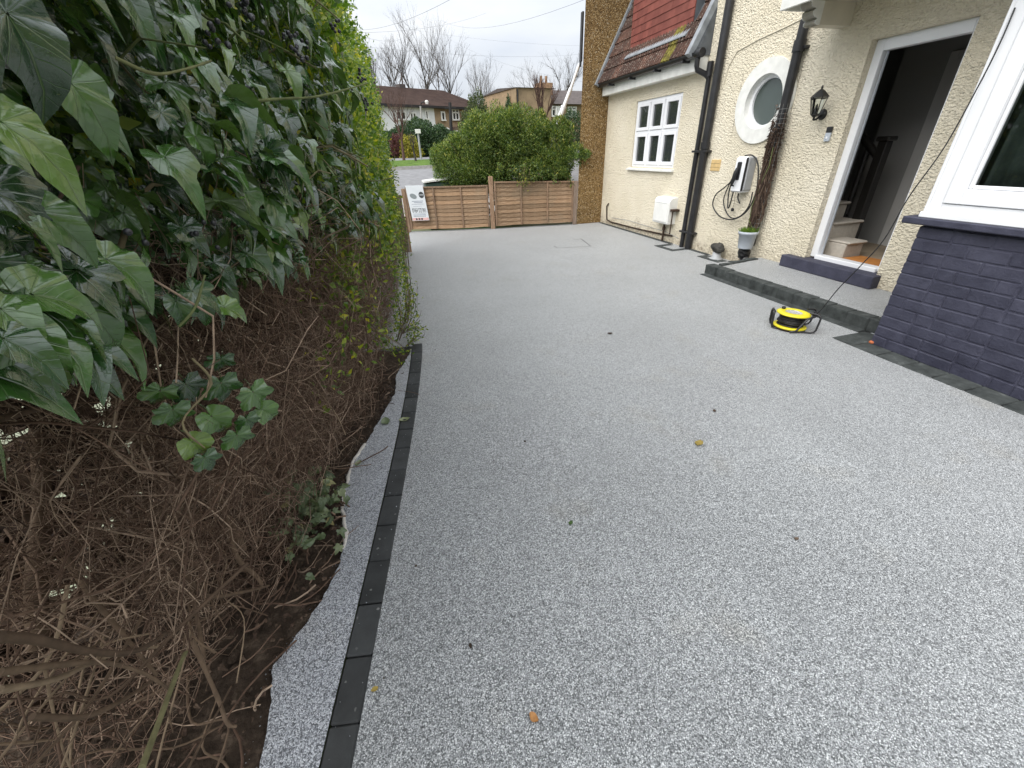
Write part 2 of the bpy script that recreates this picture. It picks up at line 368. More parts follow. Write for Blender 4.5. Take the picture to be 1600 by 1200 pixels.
K['conif'] = leaf('conifer_leaf', (.035, .055, .02), (.07, .095, .035), (.12, .14, .06), .6, None, .15)
K['grassl'] = leaf('grass_blade', (.05, .10, .015), (.09, .17, .02), (.17, .27, .03), .55, None, .25)
K['fallen2'] = simple('orange_dead_leaf', (.36, .17, .05), .6, .2, 60)
m = Mat('thin_glass', .05, .5); tr = m.n('BsdfTransparent'); tr.inputs[0].default_value = (.62, .68, .66, 1); gl = m.n('BsdfGlossy'); gl.inputs['Roughness'].default_value = .02; fr_ = m.n('Fresnel'); fr_.inputs[0].default_value = 1.6; ms = m.n('MixShader'); m.l(fr_.outputs[0], ms.inputs[0]); m.l(tr.outputs[0], ms.inputs[1]); m.l(gl.outputs[0], ms.inputs[2]); m.l(ms.outputs[0], m.nt.nodes['Material Output'].inputs[0]); K['thin'] = m.m
K['curtain'] = simple('grey_green_curtain', (.16, .19, .175), .9, .35, 5)
K['fallen'] = leaf('fallen_leaf', (.25, .19, .04), (.36, .25, .06), (.30, .30, .08), .6, None, .1)
def twig(name, a, b, c):
    m = Mat(name, .85, .25); r_ = m.rnd(); cc = m.ramp(r_, [(0, a), (.6, b), (1, c)])
    cc = m.mix(1.0, cc, m.ramp(m.noise(35, 4), [(.3, (.7, .7, .7)), (.7, (1.25, 1.25, 1.25))]), 'MULTIPLY'); m.col(cc); m.bump(m.noise(120, 3), .4, .002); return m.m
K['twig'] = twig('dry_twig', (.085, .052, .036), (.18, .118, .083), (.43, .325, .24))
K['branch'] = twig('hedge_branch', (.09, .06, .04), (.165, .115, .076), (.26, .195, .13))
K['stem'] = twig('ivy_stem', (.10, .12, .045), (.15, .15, .07), (.19, .15, .09))
K['bark'] = twig('tree_bark', (.05, .043, .037), (.085, .073, .063), (.13, .112, .095))
K['barkred'] = twig('reddish_bark', (.07, .042, .036), (.11, .065, .052), (.16, .10, .08))
K['vine'] = twig('dead_vine', (.035, .022, .016), (.07, .045, .032), (.12, .085, .06))
K['berry'] = simple('ivy_berry', (.012, .012, .016), .4, .3, 30)
def glass(name, c=(.03, .035, .035), rough=.03):
    m = Mat(name, rough, .7, c); m.b.inputs['Coat Weight'].default_value = .4; m.b.inputs['Coat Roughness'].default_value = .02; return m.m
K['glass'] = glass('window_glass'); K['frost'] = glass('obscure_glass', (.055, .075, .068), .25); K['frost'] = K['frost']
m = Mat('clear_glass', .02, .5, (.9, .95, .93)); m.b.inputs['Transmission Weight'].default_value = 1; m.b.inputs['IOR'].default_value = 1.45; K['clear'] = m.m
# roof tiles
m = Mat('brown_roof_tile', .85, .25); f = m.noise(16, 6, .65); oi = m.n('ObjectInfo').outputs['Random']
c = m.ramp(f, [(.3, (.035, .022, .018)), (.6, (.085, .045, .034)), (.8, (.13, .075, .055))]); c = m.mix(1.0, c, m.ramp(oi, [(0, (.6, .6, .6)), (1, (1.4, 1.3, 1.2))]), 'MULTIPLY')
li = m.ramp(m.noise(42, 5, .7), [(.54, (0, 0, 0)), (.62, (1, 1, 1))]); tx = m.n('SeparateXYZ'); m.l(m.co(), tx.inputs[0]); crest = m.math('ABSOLUTE', m.math('SINE', m.math('MULTIPLY', m.math('ADD', tx.outputs[0], .1185), 39.77))); crest = m.ramp(crest, [(.55, (.08, .08, .08)), (.95, (1, 1, 1))]); c = m.mix(m.math('MULTIPLY', m.math('MULTIPLY', li, crest), .75), c, (.33, .29, .24)); m.col(c); m.bump(f, .5, .01); K['rooftile'] = m.m  # lichen flecks, painted mostly on the crests to stand in for lit ridges
m = Mat('mossy_roof_tile', .9, .2); f = m.noise(18, 6, .65); m.col(m.ramp(f, [(.35, (.06, .045, .02)), (.55, (.16, .14, .03)), (.75, (.24, .22, .06))])); m.bump(f, .6, .01); K['mosstile'] = m.m
m = Mat('red_hung_tile', .7, .3); oi = m.n('ObjectInfo').outputs['Random']; c = m.ramp(m.noise(8, 5), [(.3, (.165, .045, .034)), (.7, (.225, .070, .052))]); c = m.mix(1.0, c, m.ramp(oi, [(0, (.82, .82, .82)), (1, (1.15, 1.15, 1.15))]), 'MULTIPLY'); m.col(c); m.bump(m.noise(60, 4), .3, .003); K['redtile'] = m.m
K['lead'] = simple('lead_flashing', (.26, .28, .30), .5, .2, 8, .2)
K['lead_d'] = simple('dark_lead', (.10, .11, .12), .55, .2, 8, .2)
K['asphalt'] = simple('asphalt', (.20, .20, .205), .9, .15, 4, .3)
K['kerbst'] = simple('kerb_stone', (.36, .35, .33), .85, .15, 6, .3)
m = Mat('verge_grass', .9, .2); m.col(m.ramp(m.noise(3, 8, .7), [(.3, (.045, .085, .014)), (.7, (.12, .20, .03))])); m.bump(m.noise(60, 4), .6, .03); K['grass'] = m.m
m = Mat('garden_ground', .9, .2); m.col(m.ramp(m.noise(.6, 7, .65), [(.35, (.06, .10, .03)), (.6, (.16, .16, .09))])); K['ground'] = m.m
K['paving'] = simple('pale_paving', (.27, .29, .20), .85, .35, 3, .3)
K['grey_pl'] = simple('pale_grey_plastic', (.46, .50, .55), .4, .06, 6)
K['grey_pipe'] = simple('grey_pipe', (.36, .37, .38), .5, .1, 6)
K['rock'] = simple('dark_stone', (.055, .052, .046), .8, .45, 12, .8, .4, 30)
K['bag'] = simple('black_sheet', (.008, .008, .009), .3, .3, 20, .6, .5, 25)
K['yellow'] = simple('yellow_plastic', (.72, .62, .025), .4, .05, 6)
K['label'] = Mat('reel_label', .5, .5); _m = K['label']; _m.col(_m.ramp(_m.voro(60).outputs['Distance'], [(.2, (.55, .55, .53)), (.5, (.22, .23, .24)), (.8, (.6, .58, .55))])); K['label'] = _m.m
K['box_cream'] = simple('meter_box_white', (.76, .76, .73), .45, .05, 5)
K['vent'] = simple('yellow_clay_vent', (.62, .44, .20), .8, .1, 20)
K['slot'] = simple('vent_slot', (.10, .07, .03), .9)
K['iron'] = simple('black_iron', (.012, .012, .012), .45, .2, 20)
K['orange'] = simple('orange_mat', (.50, .20, .045), .8, .15, 12, .3)
K['carpet'] = simple('beige_carpet', (.50, .46, .40), .95, .08, 30, .5, .1, 300)
K['hallfloor'] = simple('hall_floor', (.34, .27, .19), .5, .15, 6)
K['hallwall'] = simple('hall_wall', (.30, .30, .29), .8, .04, 2)
K['darkwood'] = simple('black_painted_wood', (.012, .011, .010), .35, .2, 10)
K['doorwhite'] = simple('inner_door_paint', (.50, .495, .48), .5, .03, 3)
K['terra'] = simple('broken_brick', (.45, .13, .05), .9, .2, 30, .5)
K['signw'] = simple('sign_panel', (.66, .69, .72), .35, .03, 5)
K['signd'] = simple('sign_print_dark', (.05, .055, .06), .4); K['signg'] = simple('sign_print_grey', (.25, .28, .29), .4); K['signt'] = simple('sign_print_light', (.35, .38, .45), .4); K['signr'] = simple('sign_print_pink', (.70, .42, .40), .4)
K['bing'] = simple('green_bin_plastic', (.03, .06, .045), .45)
K['wire'] = simple('overhead_cable', (.12, .12, .125), .6)
K['galv'] = simple('galvanised_wire', (.38, .38, .37), .45, .1, 10, 0, .5, 60, .6)
K['hrender'] = simple('white_house_render', (.74, .75, .75), .85, .05, 1)
K['hbrown'] = simple('brown_house_render', (.30, .215, .13), .85, .15, 2, .3)
K['hroof'] = Mat('far_roof_tile', .85, .25); _m = K['hroof']; _c = _m.ramp(_m.noise(1.4, 6), [(.3, (.085, .056, .047)), (.7, (.135, .09, .074))]); _m.col(_c); K['hroof'] = _m.m
K['hroof2'] = simple('dark_far_roof', (.085, .068, .062), .85, .2, 3)
K['chimney'] = simple('chimney_brick', (.34, .21, .12), .9, .2, 4)
K['concrete'] = simple('raw_resin_edge', (.55, .52, .48), .9, .15, 20, .5)
K['skin_white'] = simple('white_pole_paint', (.78, .79, .80), .4, .03)
K['soffit'] = simple('cream_soffit', (.62, .57, .46), .7, .06, 5, .2)

# ------------------------------------------------------------------ ground and terrain
def ter(y):
    return float(np.interp(y, [10.6, 16, 22, 22.3, 27, 50, 120, 900], [-.06, .60, 1.0, 1.1, 1.42, 1.7, 2.2, 3.0]))
ys = [-60, -10, 0, 10.6, 12, 14, 16, 18, 20, 22, 24, 27, 32, 40, 50, 70, 120, 300, 900]; xs = [-400, -100, -40, -15, -5, 0, 5, 10, 20, 40, 100, 400]
mb = MB(); mb.add([(x, y, ter(y)) for y in ys for x in xs], [(j*12+i, j*12+i+1, (j+1)*12+i+1, (j+1)*12+i) for j in range(len(ys)-1) for i in range(11)])
tag(mb.build('ground', K['ground'], fix=False), kind='structure')

XR = np.polyfit([.3, .788, 1.4, 2.0, 3.655], [-.432, -.344, -.236, -.130, .10], 3)
def xr(y): return float(np.polyval(XR, y))
EDGE = [(-.80, -1.6), (-.74, -.3), (-.70, .3), (-.651, .704), (-.656, .996), (-.56, 1.12), (-.507, 1.23), (-.47, 1.4), (-.453, 1.558), (-.47, 1.75), (-.455, 1.95), (-.452, 2.103), (-.38, 2.25), (-.32, 2.40), (-.263, 2.541), (-.20, 2.8), (-.156, 3.092), (-.08, 3.35), (-.023, 3.593)]
def ex(y): return float(np.interp(y, [p[1] for p in EDGE], [p[0] for p in EDGE]))
# resin drive
yy = np.linspace(-1.6, 3.655, 30)
poly = [(xr(y)+.001, y) for y in yy] + [(.10, 3.668), (-.45, 3.75), (-.35, 5.5), (-.30, 8.13), (.25, 10.55), (.404, 10.53), (2.305, 10.01), (4.277, 9.66), (4.30, 9.62), (4.95, 9.62), (4.95, -1.6)]
n = len(poly)
mb = MB().add([(x, y, 0) for x, y in poly] + [(x, y, -.05) for x, y in poly], [tuple(range(n))[::-1]] + [(k, (k+1) % n, n+(k+1) % n, n+k) for k in range(n)])
drive = tag(mb.build('driveway', K['resin']), kind='structure')
# inspection cover outlined in the drive
mc = [gz(857, 379), gz(908, 373.5), gz(923, 385), gz(871, 388)]
for i in range(4):
    a, b = mc[i], mc[(i+1) % 4]; d = (b-a).normalized(); nn = Vector((-d.y, d.x, 0))*.006; z = Vector((0, 0, .0035))
    if i == 3: b = a.lerp(b, .35)
    if i == 0: a, b = a.lerp(b, .75), b
    MB().add([a-nn+z, b-nn+z, b+nn+z, a+nn+z], [(0, 1, 2, 3)]).build('inspection_cover_rim', K['iron'], drive)
# resin margin strip by the hedge, ragged edge
lx = lambda y: xr(y) - .098
L_ = []; rr = random.Random(3)
for i in range(220):
    y = -1.6 + (3.62+1.6)*i/219; L_.append((ex(y) + rr.uniform(-.006, .006) + .012*math.sin(y*9+1), y))
Rr = [(lx(y)-.001, y) for y in np.linspace(-1.6, 3.62, 220)]
V = [(x, y, .002) for x, y in L_] + [(x, y, .002) for x, y in Rr] + [(x-.006, y, -.035) for x, y in L_]
mb = MB().add(V, [(i, 220+i, 221+i, i+1) for i in range(219)] + [(i, i+1, 440+i+1, 440+i) for i in range(219)])
strip = tag(mb.build('margin_strip', K['resin2'], fix=False), kind='structure')
# pale lip of cured resin along its ragged edge
pts = [(ex(y)-.004+rr.uniform(-.006, .006)+.012*math.sin(y*9+1), y, -.004) for y in np.linspace(1.45, 2.25, 26)]
MB().tube(pts, [.009+.006*rr.random() for _ in pts], 6).build('resin_lip', K['concrete'], strip)

# charcoal edging blocks between margin and drive
ed = empty('block_edging', (-.3, 1.2, 0), label='curved row of charcoal paving blocks laid end to end beside the hedge margin', cat='edging')
def block_mesh(l, w, h, c=.006, seed=0):
    b = MB().bbox((-l/2, -w/2, -h), (l/2, w/2, 0), c); return b.fixn(b.mesh('block'))
bm0 = [block_mesh(.194+.003*k, .095, .06) for k in range(3)]
y = -1.45; k = 0
while y < 3.6:
    xa, xb = xr(y)-.048, xr(y+.2)-.048; a = math.atan2(.2, xb-xa)
    link('block', bm0[k % 3], K['block'], ed, ((xa+xb)/2, y+.1, .004+rr.uniform(-.001, .002)), (rr.uniform(-.008, .008), 0, a+rr.uniform(-.012, .012)))
    y += .2015*math.sin(a); k += 1
for k in range(2):
    link('block', block_mesh(.12, .07, .05), K['block'], ed, (.015-.125*k, 3.645+.016*k, .006), (0, 0, -.13))
MB().add([(xr(y)-.097+d, y, -.018) for y in yy for d in (0, .097)], [(2*i, 2*i+1, 2*i+3, 2*i+2) for i in range(len(yy)-1)]).build('joint_bed', K['soil'], ed, fix=False)

# soil under the hedge
G = 70; V = []; nx = 34
for j in range(G+1):
    y = -1.2 + 11.2*j/G
    for i in range(nx+1):
        x0 = -1.55; x1 = min(ex(min(y, 3.59)) + .02, .2) if y < 3.62 else -.33
        t = i/nx; x = x0+(x1-x0)*t
        z = -.03 + (.05*math.sin(x*7+y*2.3)*math.cos(y*5.1-x*3) + rr.uniform(-.012, .012))*min(1, (1-t)*4) + .05*(1-t)*min(1, (1-t)*5)
        if y > 3.6: z += .012*t
        V.append((x, y, z))
q = nx+1
mb = MB().add(V, [(j*q+i, j*q+i+1, (j+1)*q+i+1, (j+1)*q+i) for j in range(G) for i in range(nx)], True)
tag(mb.build('soil_bed', K['soil'], fix=False), kind='structure')
# neighbour's pale paving behind the hedge
tag(MB().box((-9, -3, -.055), (-1.55, 9, -.03)).build('neighbour_path', K['paving']), kind='structure')

# ------------------------------------------------------------------ road, verge
def sheet(name, x0, x1, y0, y1, dz, mat, n=10):
    Y = np.linspace(y0, y1, n); V = [(x, yq, ter(yq)+dz) for yq in Y for x in (x0, x1)]
    return tag(MB().add(V, [(2*i, 2*i+1, 2*i+3, 2*i+2) for i in range(n-1)]).build(name, mat, fix=False), kind='structure')
sheet('front_pavement', -60, 80, 11.6, 14.5, .02, K['kerbst'])
sheet('road', -80, 90, 14.5, 21.9, .012, K['asphalt'])
tag(MB().box((-80, 21.9, .9), (90, 22.05, 1.14)).build('kerb', K['kerbst']), kind='structure')
sheet('grass_verge', -80, 90, 22.05, 25.2, .06, K['grass'])
sheet('far_pavement', -80, 90, 25.2, 27, .03, K['asphalt'])

# ------------------------------------------------------------------ house
WX, BX = 4.907, 3.858
house = empty('house', (6.5, 3, 0), label='cream roughcast house with white windows, open doorway and navy painted bay', cat='house')
wb = MB(); T = WX+.26
def wbox(y0, y1, z0, z1): wb.box((WX, y0, z0), (T, y1, z1))
# single-storey side with cottage window
wy0, wy1, wz0, wz1 = 7.03, 8.45, 1.21, 2.31
wbox(6.6, wy0, -.1, 2.75); wbox(wy1, 9.63, -.1, 2.75); wbox(wy0, wy1, -.1, wz0); wbox(wy0, wy1, wz1, 2.75)
# main front: door + round window
dy0, dy1, dz0, dz1 = 3.175, 4.055, .30, 2.41
oy, oz, orr = 5.28, 2.01, .315
wbox(5.75, 6.6, -.1, 6); wbox(4.82, 5.75, -.1, 1.55); wbox(4.82, 5.75, 2.47, 6); wbox(dy1, 4.82, -.1, 6)
wbox(dy0, dy1, -.1, dz0-.02); wbox(dy0, dy1, dz1, 6); wbox(-1.5, dy0, -.1, 6)
NS = 48; V = []
for k in range(NS):
    t = 2*math.pi*k/NS; c, s = math.cos(t), math.sin(t); sq = min(.47/abs(c) if abs(c) > 1e-6 else 9, .46/abs(s) if abs(s) > 1e-6 else 9)
    cy_ = 5.285
    V += [(WX, cy_+c*sq, oz+s*sq), (WX, oy+orr*c, oz+orr*s), (T, oy+orr*c, oz+orr*s)]
F = []
for k in range(NS):
    a, b = 3*k, 3*((k+1) % NS); F += [(a, a+1, b+1, b), (a+1, a+2, b+2, b+1)]
wb.add(V, F)
wb.build('wall', K['cream'], house)

# round window
def ring(mb, cy, cz, r0, r1, x0, x1, n=56):
    V = []
    for k in range(n):
        t = 2*math.pi*k/n; c, s = math.cos(t), math.sin(t)
        V += [(x0, cy+r0*c, cz+r0*s), (x0, cy+r1*c, cz+r1*s), (x1, cy+r1*c, cz+r1*s), (x1, cy+r0*c, cz+r0*s)]
    F = []
    for k in range(n):
        a, b = 4*k, 4*((k+1) % n); F += [(a, a+1, b+1, b), (a+1, a+2, b+2, b+1), (a+2, a+3, b+3, b+2), (a+3, a, b, b+3)]
    return mb.add(V, F, False)
rw = ring(MB(), oy, oz, .30, .465, WX-.028, WX+.09).build('round_window', K['upvc_w'], house)
ring(MB(), oy, oz, .255, .312, WX+.05, WX+.12).build('frame', K['upvc'], rw)
MB().lathe([(.0001, 0), (.262, 0), (.262, .012), (.0001, .012)], 48, Matrix.Translation((WX+.08, oy, oz)) @ Matrix.Rotation(R(90), 4, 'Y'), False, False).build('pane', K['frost'], rw)

# cottage window: three by two casements
win = MB(); fx0, fx1 = WX+.02, WX+.09
win.bbox((fx0, wy0, wz0), (fx1, wy0+.05, wz1)).bbox((fx0, wy1-.05, wz0), (fx1, wy1, wz1)).bbox((fx0+.002, wy0+.05, wz0), (fx1, wy1-.05, wz0+.05)).bbox((fx0+.002, wy0+.05, wz1-.05), (fx1, wy1-.05, wz1))
cw = (wy1-wy0-.10)/3; zm = 1.80
win.bbox((fx0+.004, wy0+.05, zm-.02), (fx1, wy1-.05, zm+.02))
for k in (1, 2): win.bbox((fx0+.006, wy0+.05+cw*k-.02, wz0+.05), (fx1, wy0+.05+cw*k+.02, wz1-.05))
cwin = win.build('cottage_window', K['upvc'], house)
def frame4(mb, x0, x1, y0, y1, z0, z1, w):
    mb.bbox((x0, y0, z0), (x1, y0+w, z1), .004).bbox((x0, y1-w, z0), (x1, y1, z1), .004)
    mb.bbox((x0+.001, y0+w, z0), (x1, y1-w, z0+w), .004).bbox((x0+.001, y0+w, z1-w), (x1, y1-w, z1), .004); return mb
for k in range(3):
    for z0, z1 in ((wz0+.045, zm-.022), (zm+.022, wz1-.045)):
        y0, y1 = wy0+.05+cw*k+(.022 if k else .004), wy0+.05+cw*(k+1)-(.022 if k < 2 else .004)
        frame4(MB(), fx0-.012, fx1-.01, y0, y1, z0, z1, .055).build('sash', K['upvc'], cwin)
        MB().box((fx0+.02, y0+.05, z0+.05), (fx0+.03, y1-.05, z1-.05)).build('pane', K['glass'], cwin)
MB().prism([(WX-.05, 1.155), (WX-.05, 1.18), (WX+.05, 1.205), (WX+.05, 1.155)], 6.99, 8.56, 1).build('window_sill', K['upvc_w'], house)

# mansard roof over the single storey: tiles on a 63 degree slope
SL = R(63); gx0, gz0 = 4.63, 2.70
def roofp(s, y, o=0): return Vector((gx0+s*math.cos(SL)-o*math.sin(SL), y, gz0+s*math.sin(SL)+o*math.cos(SL)))
roof = MB()
a = [roofp(-.02, 6.52), roofp(-.02, 9.6), roofp(2.6, 9.6), roofp(2.6, 6.52)]; b = [p+Vector((.06, 0, -.03)) for p in a]
roof = roof.add(a+b, [(0, 1, 2, 3), (7, 6, 5, 4), (0, 4, 5, 1), (1, 5, 6, 2), (2, 6, 7, 3), (3, 7, 4, 0)]).build('roof', K['lead_d'], house)
TW, TG = .237, .235; V = []; NV = 19
for j, sj in enumerate((0, .265)):
    for i in range(NV):
        t = i/(NV-1); y = -TW/2+TW*t; h = .032*abs(math.sin(3*math.pi*t))**.8 + (.030 if j == 0 else .006); V.append((y, sj, h))
for i in range(NV): V.append((-TW/2+TW*i/(NV-1), 0, .004))
tile = MB().add(V, [(i, i+1, NV+i+1, NV+i) for i in range(NV-1)], False).add([V[i] for i in range(NV)]+[V[2*NV+i] for i in range(NV)], [(i+1, i, NV+i, NV+i+1) for i in range(NV-1)])
tme = tile.mesh('roof_tile'); tmoss = tme.copy()
# local axes: x->-y world (along eave), y->up slope, z->outward
Mt = Matrix(((0, math.cos(SL), -math.sin(SL)), (-1, 0, 0), (0, math.sin(SL), math.cos(SL)))).to_4x4()
RY0, RY1, RZ0 = 6.93, 8.70, 3.05           # dormer front
for r_ in range(9):
    for c in range(13):
        y = 6.60+TW*(c+.5); s = r_*TG
        p = roofp(s, y, .002)
        if y > 9.62 or (p.z > RZ0-.02 and RY0-.02 < y < RY1+.05): continue
        moss = c == 2 and r_ < 6
        o = bpy.data.objects.new('roof_tile', tmoss if moss else tme); col.objects.link(o)
        if not o.data.materials: o.data.materials.append(K['mosstile'] if moss else K['rooftile'])
        o.matrix_basis = Matrix.Translation(p) @ Mt @ Matrix.Rotation(rr.uniform(-.012, .012), 4, 'Z')
        o.parent = roof; o.matrix_parent_inverse = wmat(roof).inverted()
# lead verge strips
for yv, w in ((9.575, .07), (6.57, .09)):
    P = [roofp(-.03, yv-w/2, .08), roofp(-.03, yv+w/2, .08), roofp(2.5, yv+w/2, .08), roofp(2.5, yv-w/2, .08)]; Q = [roofp(-.03, yv-w/2, .0), roofp(-.03, yv+w/2, .0), roofp(2.5, yv+w/2, .0), roofp(2.5, yv-w/2, .0)]
    MB().add(P+Q, [(0, 1, 2, 3), (0, 4, 5, 1), (3, 2, 6, 7), (0, 3, 7, 4), (1, 5, 6, 2)]).build('verge_flashing', K['lead'], roof)
MB().add([(4.66, 6.515, 2.69), (WX, 6.515, 2.69), (WX, 6.515, 3.22), (4.66, 6.535, 2.69), (WX, 6.535, 2.69), (WX, 6.535, 3.22)], [(0, 1, 2), (5, 4, 3), (0, 2, 5, 3)]).build('roof_end_panel', K['lead_d'], roof)
# dormer front hung with red tiles
dorm = MB().box((4.845, RY0, RZ0), (6.2, RY1, 5.6)).build('dormer', K['lead_d'], house)
vt = []
for w in (.1648, .1640, .0820): 
    b = MB().add([(0, -w/2, 0), (0, w/2, 0), (-.019, -w/2, 0), (-.019, w/2, 0), (-.006, -w/2, .165), (-.006, w/2, .165), (0, -w/2, .165), (0, w/2, .165)], [(2, 3, 5, 4), (0, 1, 3, 2), (0, 2, 4, 6), (1, 7, 5, 3)]); vt.append(b.mesh('hung_tile'))
vh = vt.pop()
for r_ in range(13):
    y = RY0; k = 0
    while y < RY1-.02:
        hf = (r_ % 2 and k == 0) or y+.165 > RY1+.01; w = .0825 if hf else .1655
        link('hung_tile', vh if hf else vt[rr.randrange(2)], K['redtile'], dorm, (4.843+rr.uniform(-.0015, .001), y+w/2, 3.11+r_*.108+rr.uniform(-.001, .001))); y += w; k += 1
MB().prism([(4.70, 2.985), (4.70, 3.0), (4.835, 3.12), (4.843, 3.12), (4.843, 3.0)], RY0-.03, RY1+.02, 1).build('apron_flashing', K['lead'], dorm)
# fascia, soffit, gutter
fas = MB().bbox((4.737, 6.53, 2.51), (4.757, 9.6, 2.685), .003).box((4.757, 6.56, 2.512), (WX+.01, 9.6, 2.53)).bbox((4.737, 6.53, 2.512), (WX-.003, 6.55, 2.70), .003).build('fascia', K['upvc_w'], house)
NP = 10; gp = [(4.66+.058*math.cos(math.pi+math.pi*k/NP), 2.715+.058*math.sin(math.pi+math.pi*k/NP)) for k in range(NP+1)] + [(4.66+.047*math.cos(2*math.pi-math.pi*k/NP), 2.715+.047*math.sin(2*math.pi-math.pi*k/NP)) for k in range(NP+1)]
gut = MB().prism(gp, 6.40, 9.585, 1).build('gutter', K['black_pl'], house)
for y in (9.1, 8.3, 7.5, 6.75): MB().bbox((4.60, y-.02, 2.63), (4.74, y+.02, 2.665), .006).build('bracket', K['black_pl'], gut)
MB().lathe([(.055, 0), (.06, .01), (.06, .12), (.055, .13)], 16, Matrix.Translation((4.66, 6.36, 2.70)) @ Matrix.Rotation(R(-90), 4, 'X')).build('gutter_stop', K['black_pl'], gut)
dp = MB().tube([(4.66, 6.45, 2.68), (4.66, 6.45, 2.56), (4.675, 6.445, 2.51), (4.80, 6.40, 2.45), (4.85, 6.385, 2.40), (4.85, 6.385, 2.3), (4.85, 6.385, .0)], .036, 12).build('rainwater_pipe', K['black_pl'], house)
MB().tube([(4.842, 6.385, 2.42), (4.842, 6.385, 2.60)], .045, 12).build('pipe_socket', K['black_pl'], dp)
sp_ = MB().tube([(4.845, 6.20, 0), (4.845, 6.20, 5.2)], .055, 14).build('soil_pipe', K['black_pl'], house)
for z in (1.50, 3.3): MB().tube([(4.845, 6.20, z), (4.845, 6.20, z+.09)], .066, 14).build('collar', K['black_pl'], sp_)
for z in (.25, 1.45): MB().bbox((4.80, 6.10, z), (WX, 6.45, z+.03), .004).build('pipe_clip', K['black_pl'], sp_)
# second downpipe by the door
p2 = MB().tube([(4.842, 4.87, .30), (4.842, 4.87, 2.74)], .052, 14).build('downpipe', K['black_pl'], house)
MB().tube([(4.842, 4.87, 2.45), (4.842, 4.87, 2.56)], .064, 14).build('collar', K['black_pl'], p2)
MB().bbox((4.84, 4.78, 2.47), (WX, 4.96, 2.50), .004).build('pipe_clip', K['black_pl'], p2)
# cable clipped to the wall high up
MB().tube([(WX-.006, 6.1, 2.3), (WX-.006, 6.06, 2.5), (WX-.006, 5.95, 2.64), (WX-.006, 5.6, 2.70), (WX-.006, 5.2, 2.74), (WX-.006, 4.9, 2.78)], .006, 6).build('wall_cable', K['soffit'], house)

# canopy over the door with moulded bracket
can = MB().box((4.20, 1.6, 2.76), (WX+.01, 4.53, 2.95)).build('door_canopy', K['soffit'], house)
MB().bbox((4.17, 1.6, 2.715), (4.20, 4.55, 2.97), .004).bbox((4.202, 4.53, 2.717), (WX-.002, 4.55, 2.97), .004).build('canopy_fascia', K['upvc_w'], can)
pr_ = [(WX, 2.575), (4.47, 2.575), (4.44, 2.585), (4.435, 2.605), (4.455, 2.625), (4.42, 2.632), (4.395, 2.655), (4.39, 2.68), (4.415, 2.70), (4.37, 2.708), (4.345, 2.73), (4.335, 2.758), (WX, 2.758)]
MB().prism(pr_, 4.345, 4.47, 1).build('canopy_bracket', K['soffit'], can)
MB().prism([(x+.0, z) for x, z in pr_[1:-1]] + [(4.50, 2.758), (4.50, 2.575)], 4.338, 4.478, 1).build('bracket_moulding', K['upvc_w'], can)

# door frame, step and hall
df = MB(); fx = WX+.075
df.bbox((fx, dy1-.085, dz0), (fx+.09, dy1, dz1), .006).bbox((fx, dy0, dz0), (fx+.09, dy0+.06, dz1), .006).bbox((fx+.001, dy0+.06, dz1-.10), (fx+.09, dy1-.085, dz1), .006).bbox((fx-.03, dy0+.06, dz0-.015), (fx+.09, dy1-.085, dz0+.035), .006)
door = df.build('door_frame', K['upvc'], house)
MB().bbox((fx+.025, dy1-.122, dz0+.04), (fx+.05, dy1-.114, dz1-.105), .002).build('door_edge_strip', K['grey_pl'], door)
MB().bbox((fx+.03, dy0+.03, dz0+.035), (fx+.075, dy0+.058, dz1-.105), .002).build('hinge_strip', K['black_pl'], door)
st = MB().bbox((4.80, 3.12, .15), (WX+.09, 4.30, .288), .008); st.build('door_step', K['navy'], house)

hall = MB(); hx1, hy0, hy1 = 7.2, 1.9, 6.5
hall.box((hx1, hy0, .2), (hx1+.1, hy1, 2.75)).box((T, hy0-.1, .2), (hx1+.1, hy0, 2.75)).box((T, hy1, .2), (hx1+.1, hy1+.1, 2.75)).box((T, hy0-.1, 2.75), (hx1+.1, hy1+.1, 2.85)).box((6.32, hy0, .3), (6.42, 4.75, 2.75))
hw = hall.build('hall_wall', K['hallwall'], house)
MB().box((WX+.17, hy0, .25), (hx1, hy1, .302)).build('hall_floor', K['hallfloor'], house)
MB().bbox((WX+.20, 3.2, .302), (5.45, 3.78, .318), .004).build('door_mat', K['orange'], house)
stairs = MB()
for k in range(9):
    y0 = 3.80+.24*k; x1 = 5.46 if k == 0 else 5.62
    stairs.bbox((5.18, y0, .302), (x1, y0+.30, .302+.19*(k+1)-.03), .01); stairs.bbox((5.18, y0-.03, .302+.19*(k+1)-.032), (x1+.02, y0+.28, .302+.19*(k+1)), .0145)
stairs = stairs.build('carpeted_stairs', K['carpet'], house)
MB().bbox((5.60, 4.06, .302), (5.70, 4.16, 1.52), .006).bbox((5.575, 4.035, 1.52), (5.725, 4.185, 1.57), .012).build('newel_post', K['darkwood'], stairs)
MB().tube([(5.65, 4.14, 1.36), (5.65, 5.9, 2.78)], .04, 6).build('handrail', K['darkwood'], stairs)
MB().tube([(5.65, 4.10, .50), (5.65, 5.95, 2.0)], .06, 4).build('stair_string', K['darkwood'], stairs)
for k in range(9):
    y = 4.28+.125*k; MB().bbox((5.632, y, .42+(y-4.1)*.81), (5.668, y+.036, 1.36+(y-4.14)*.80), .003).build('baluster', K['darkwood'], stairs)
idr = MB().bbox((6.27, 3.28, .302), (6.317, 4.12, 2.28), .004)
idr = idr.build('inner_door', K['doorwhite'], house)
frame4(MB(), 6.285, 6.319, 3.19, 4.21, .303, 2.36, .085).build('architrave', K['doorwhite'], idr)
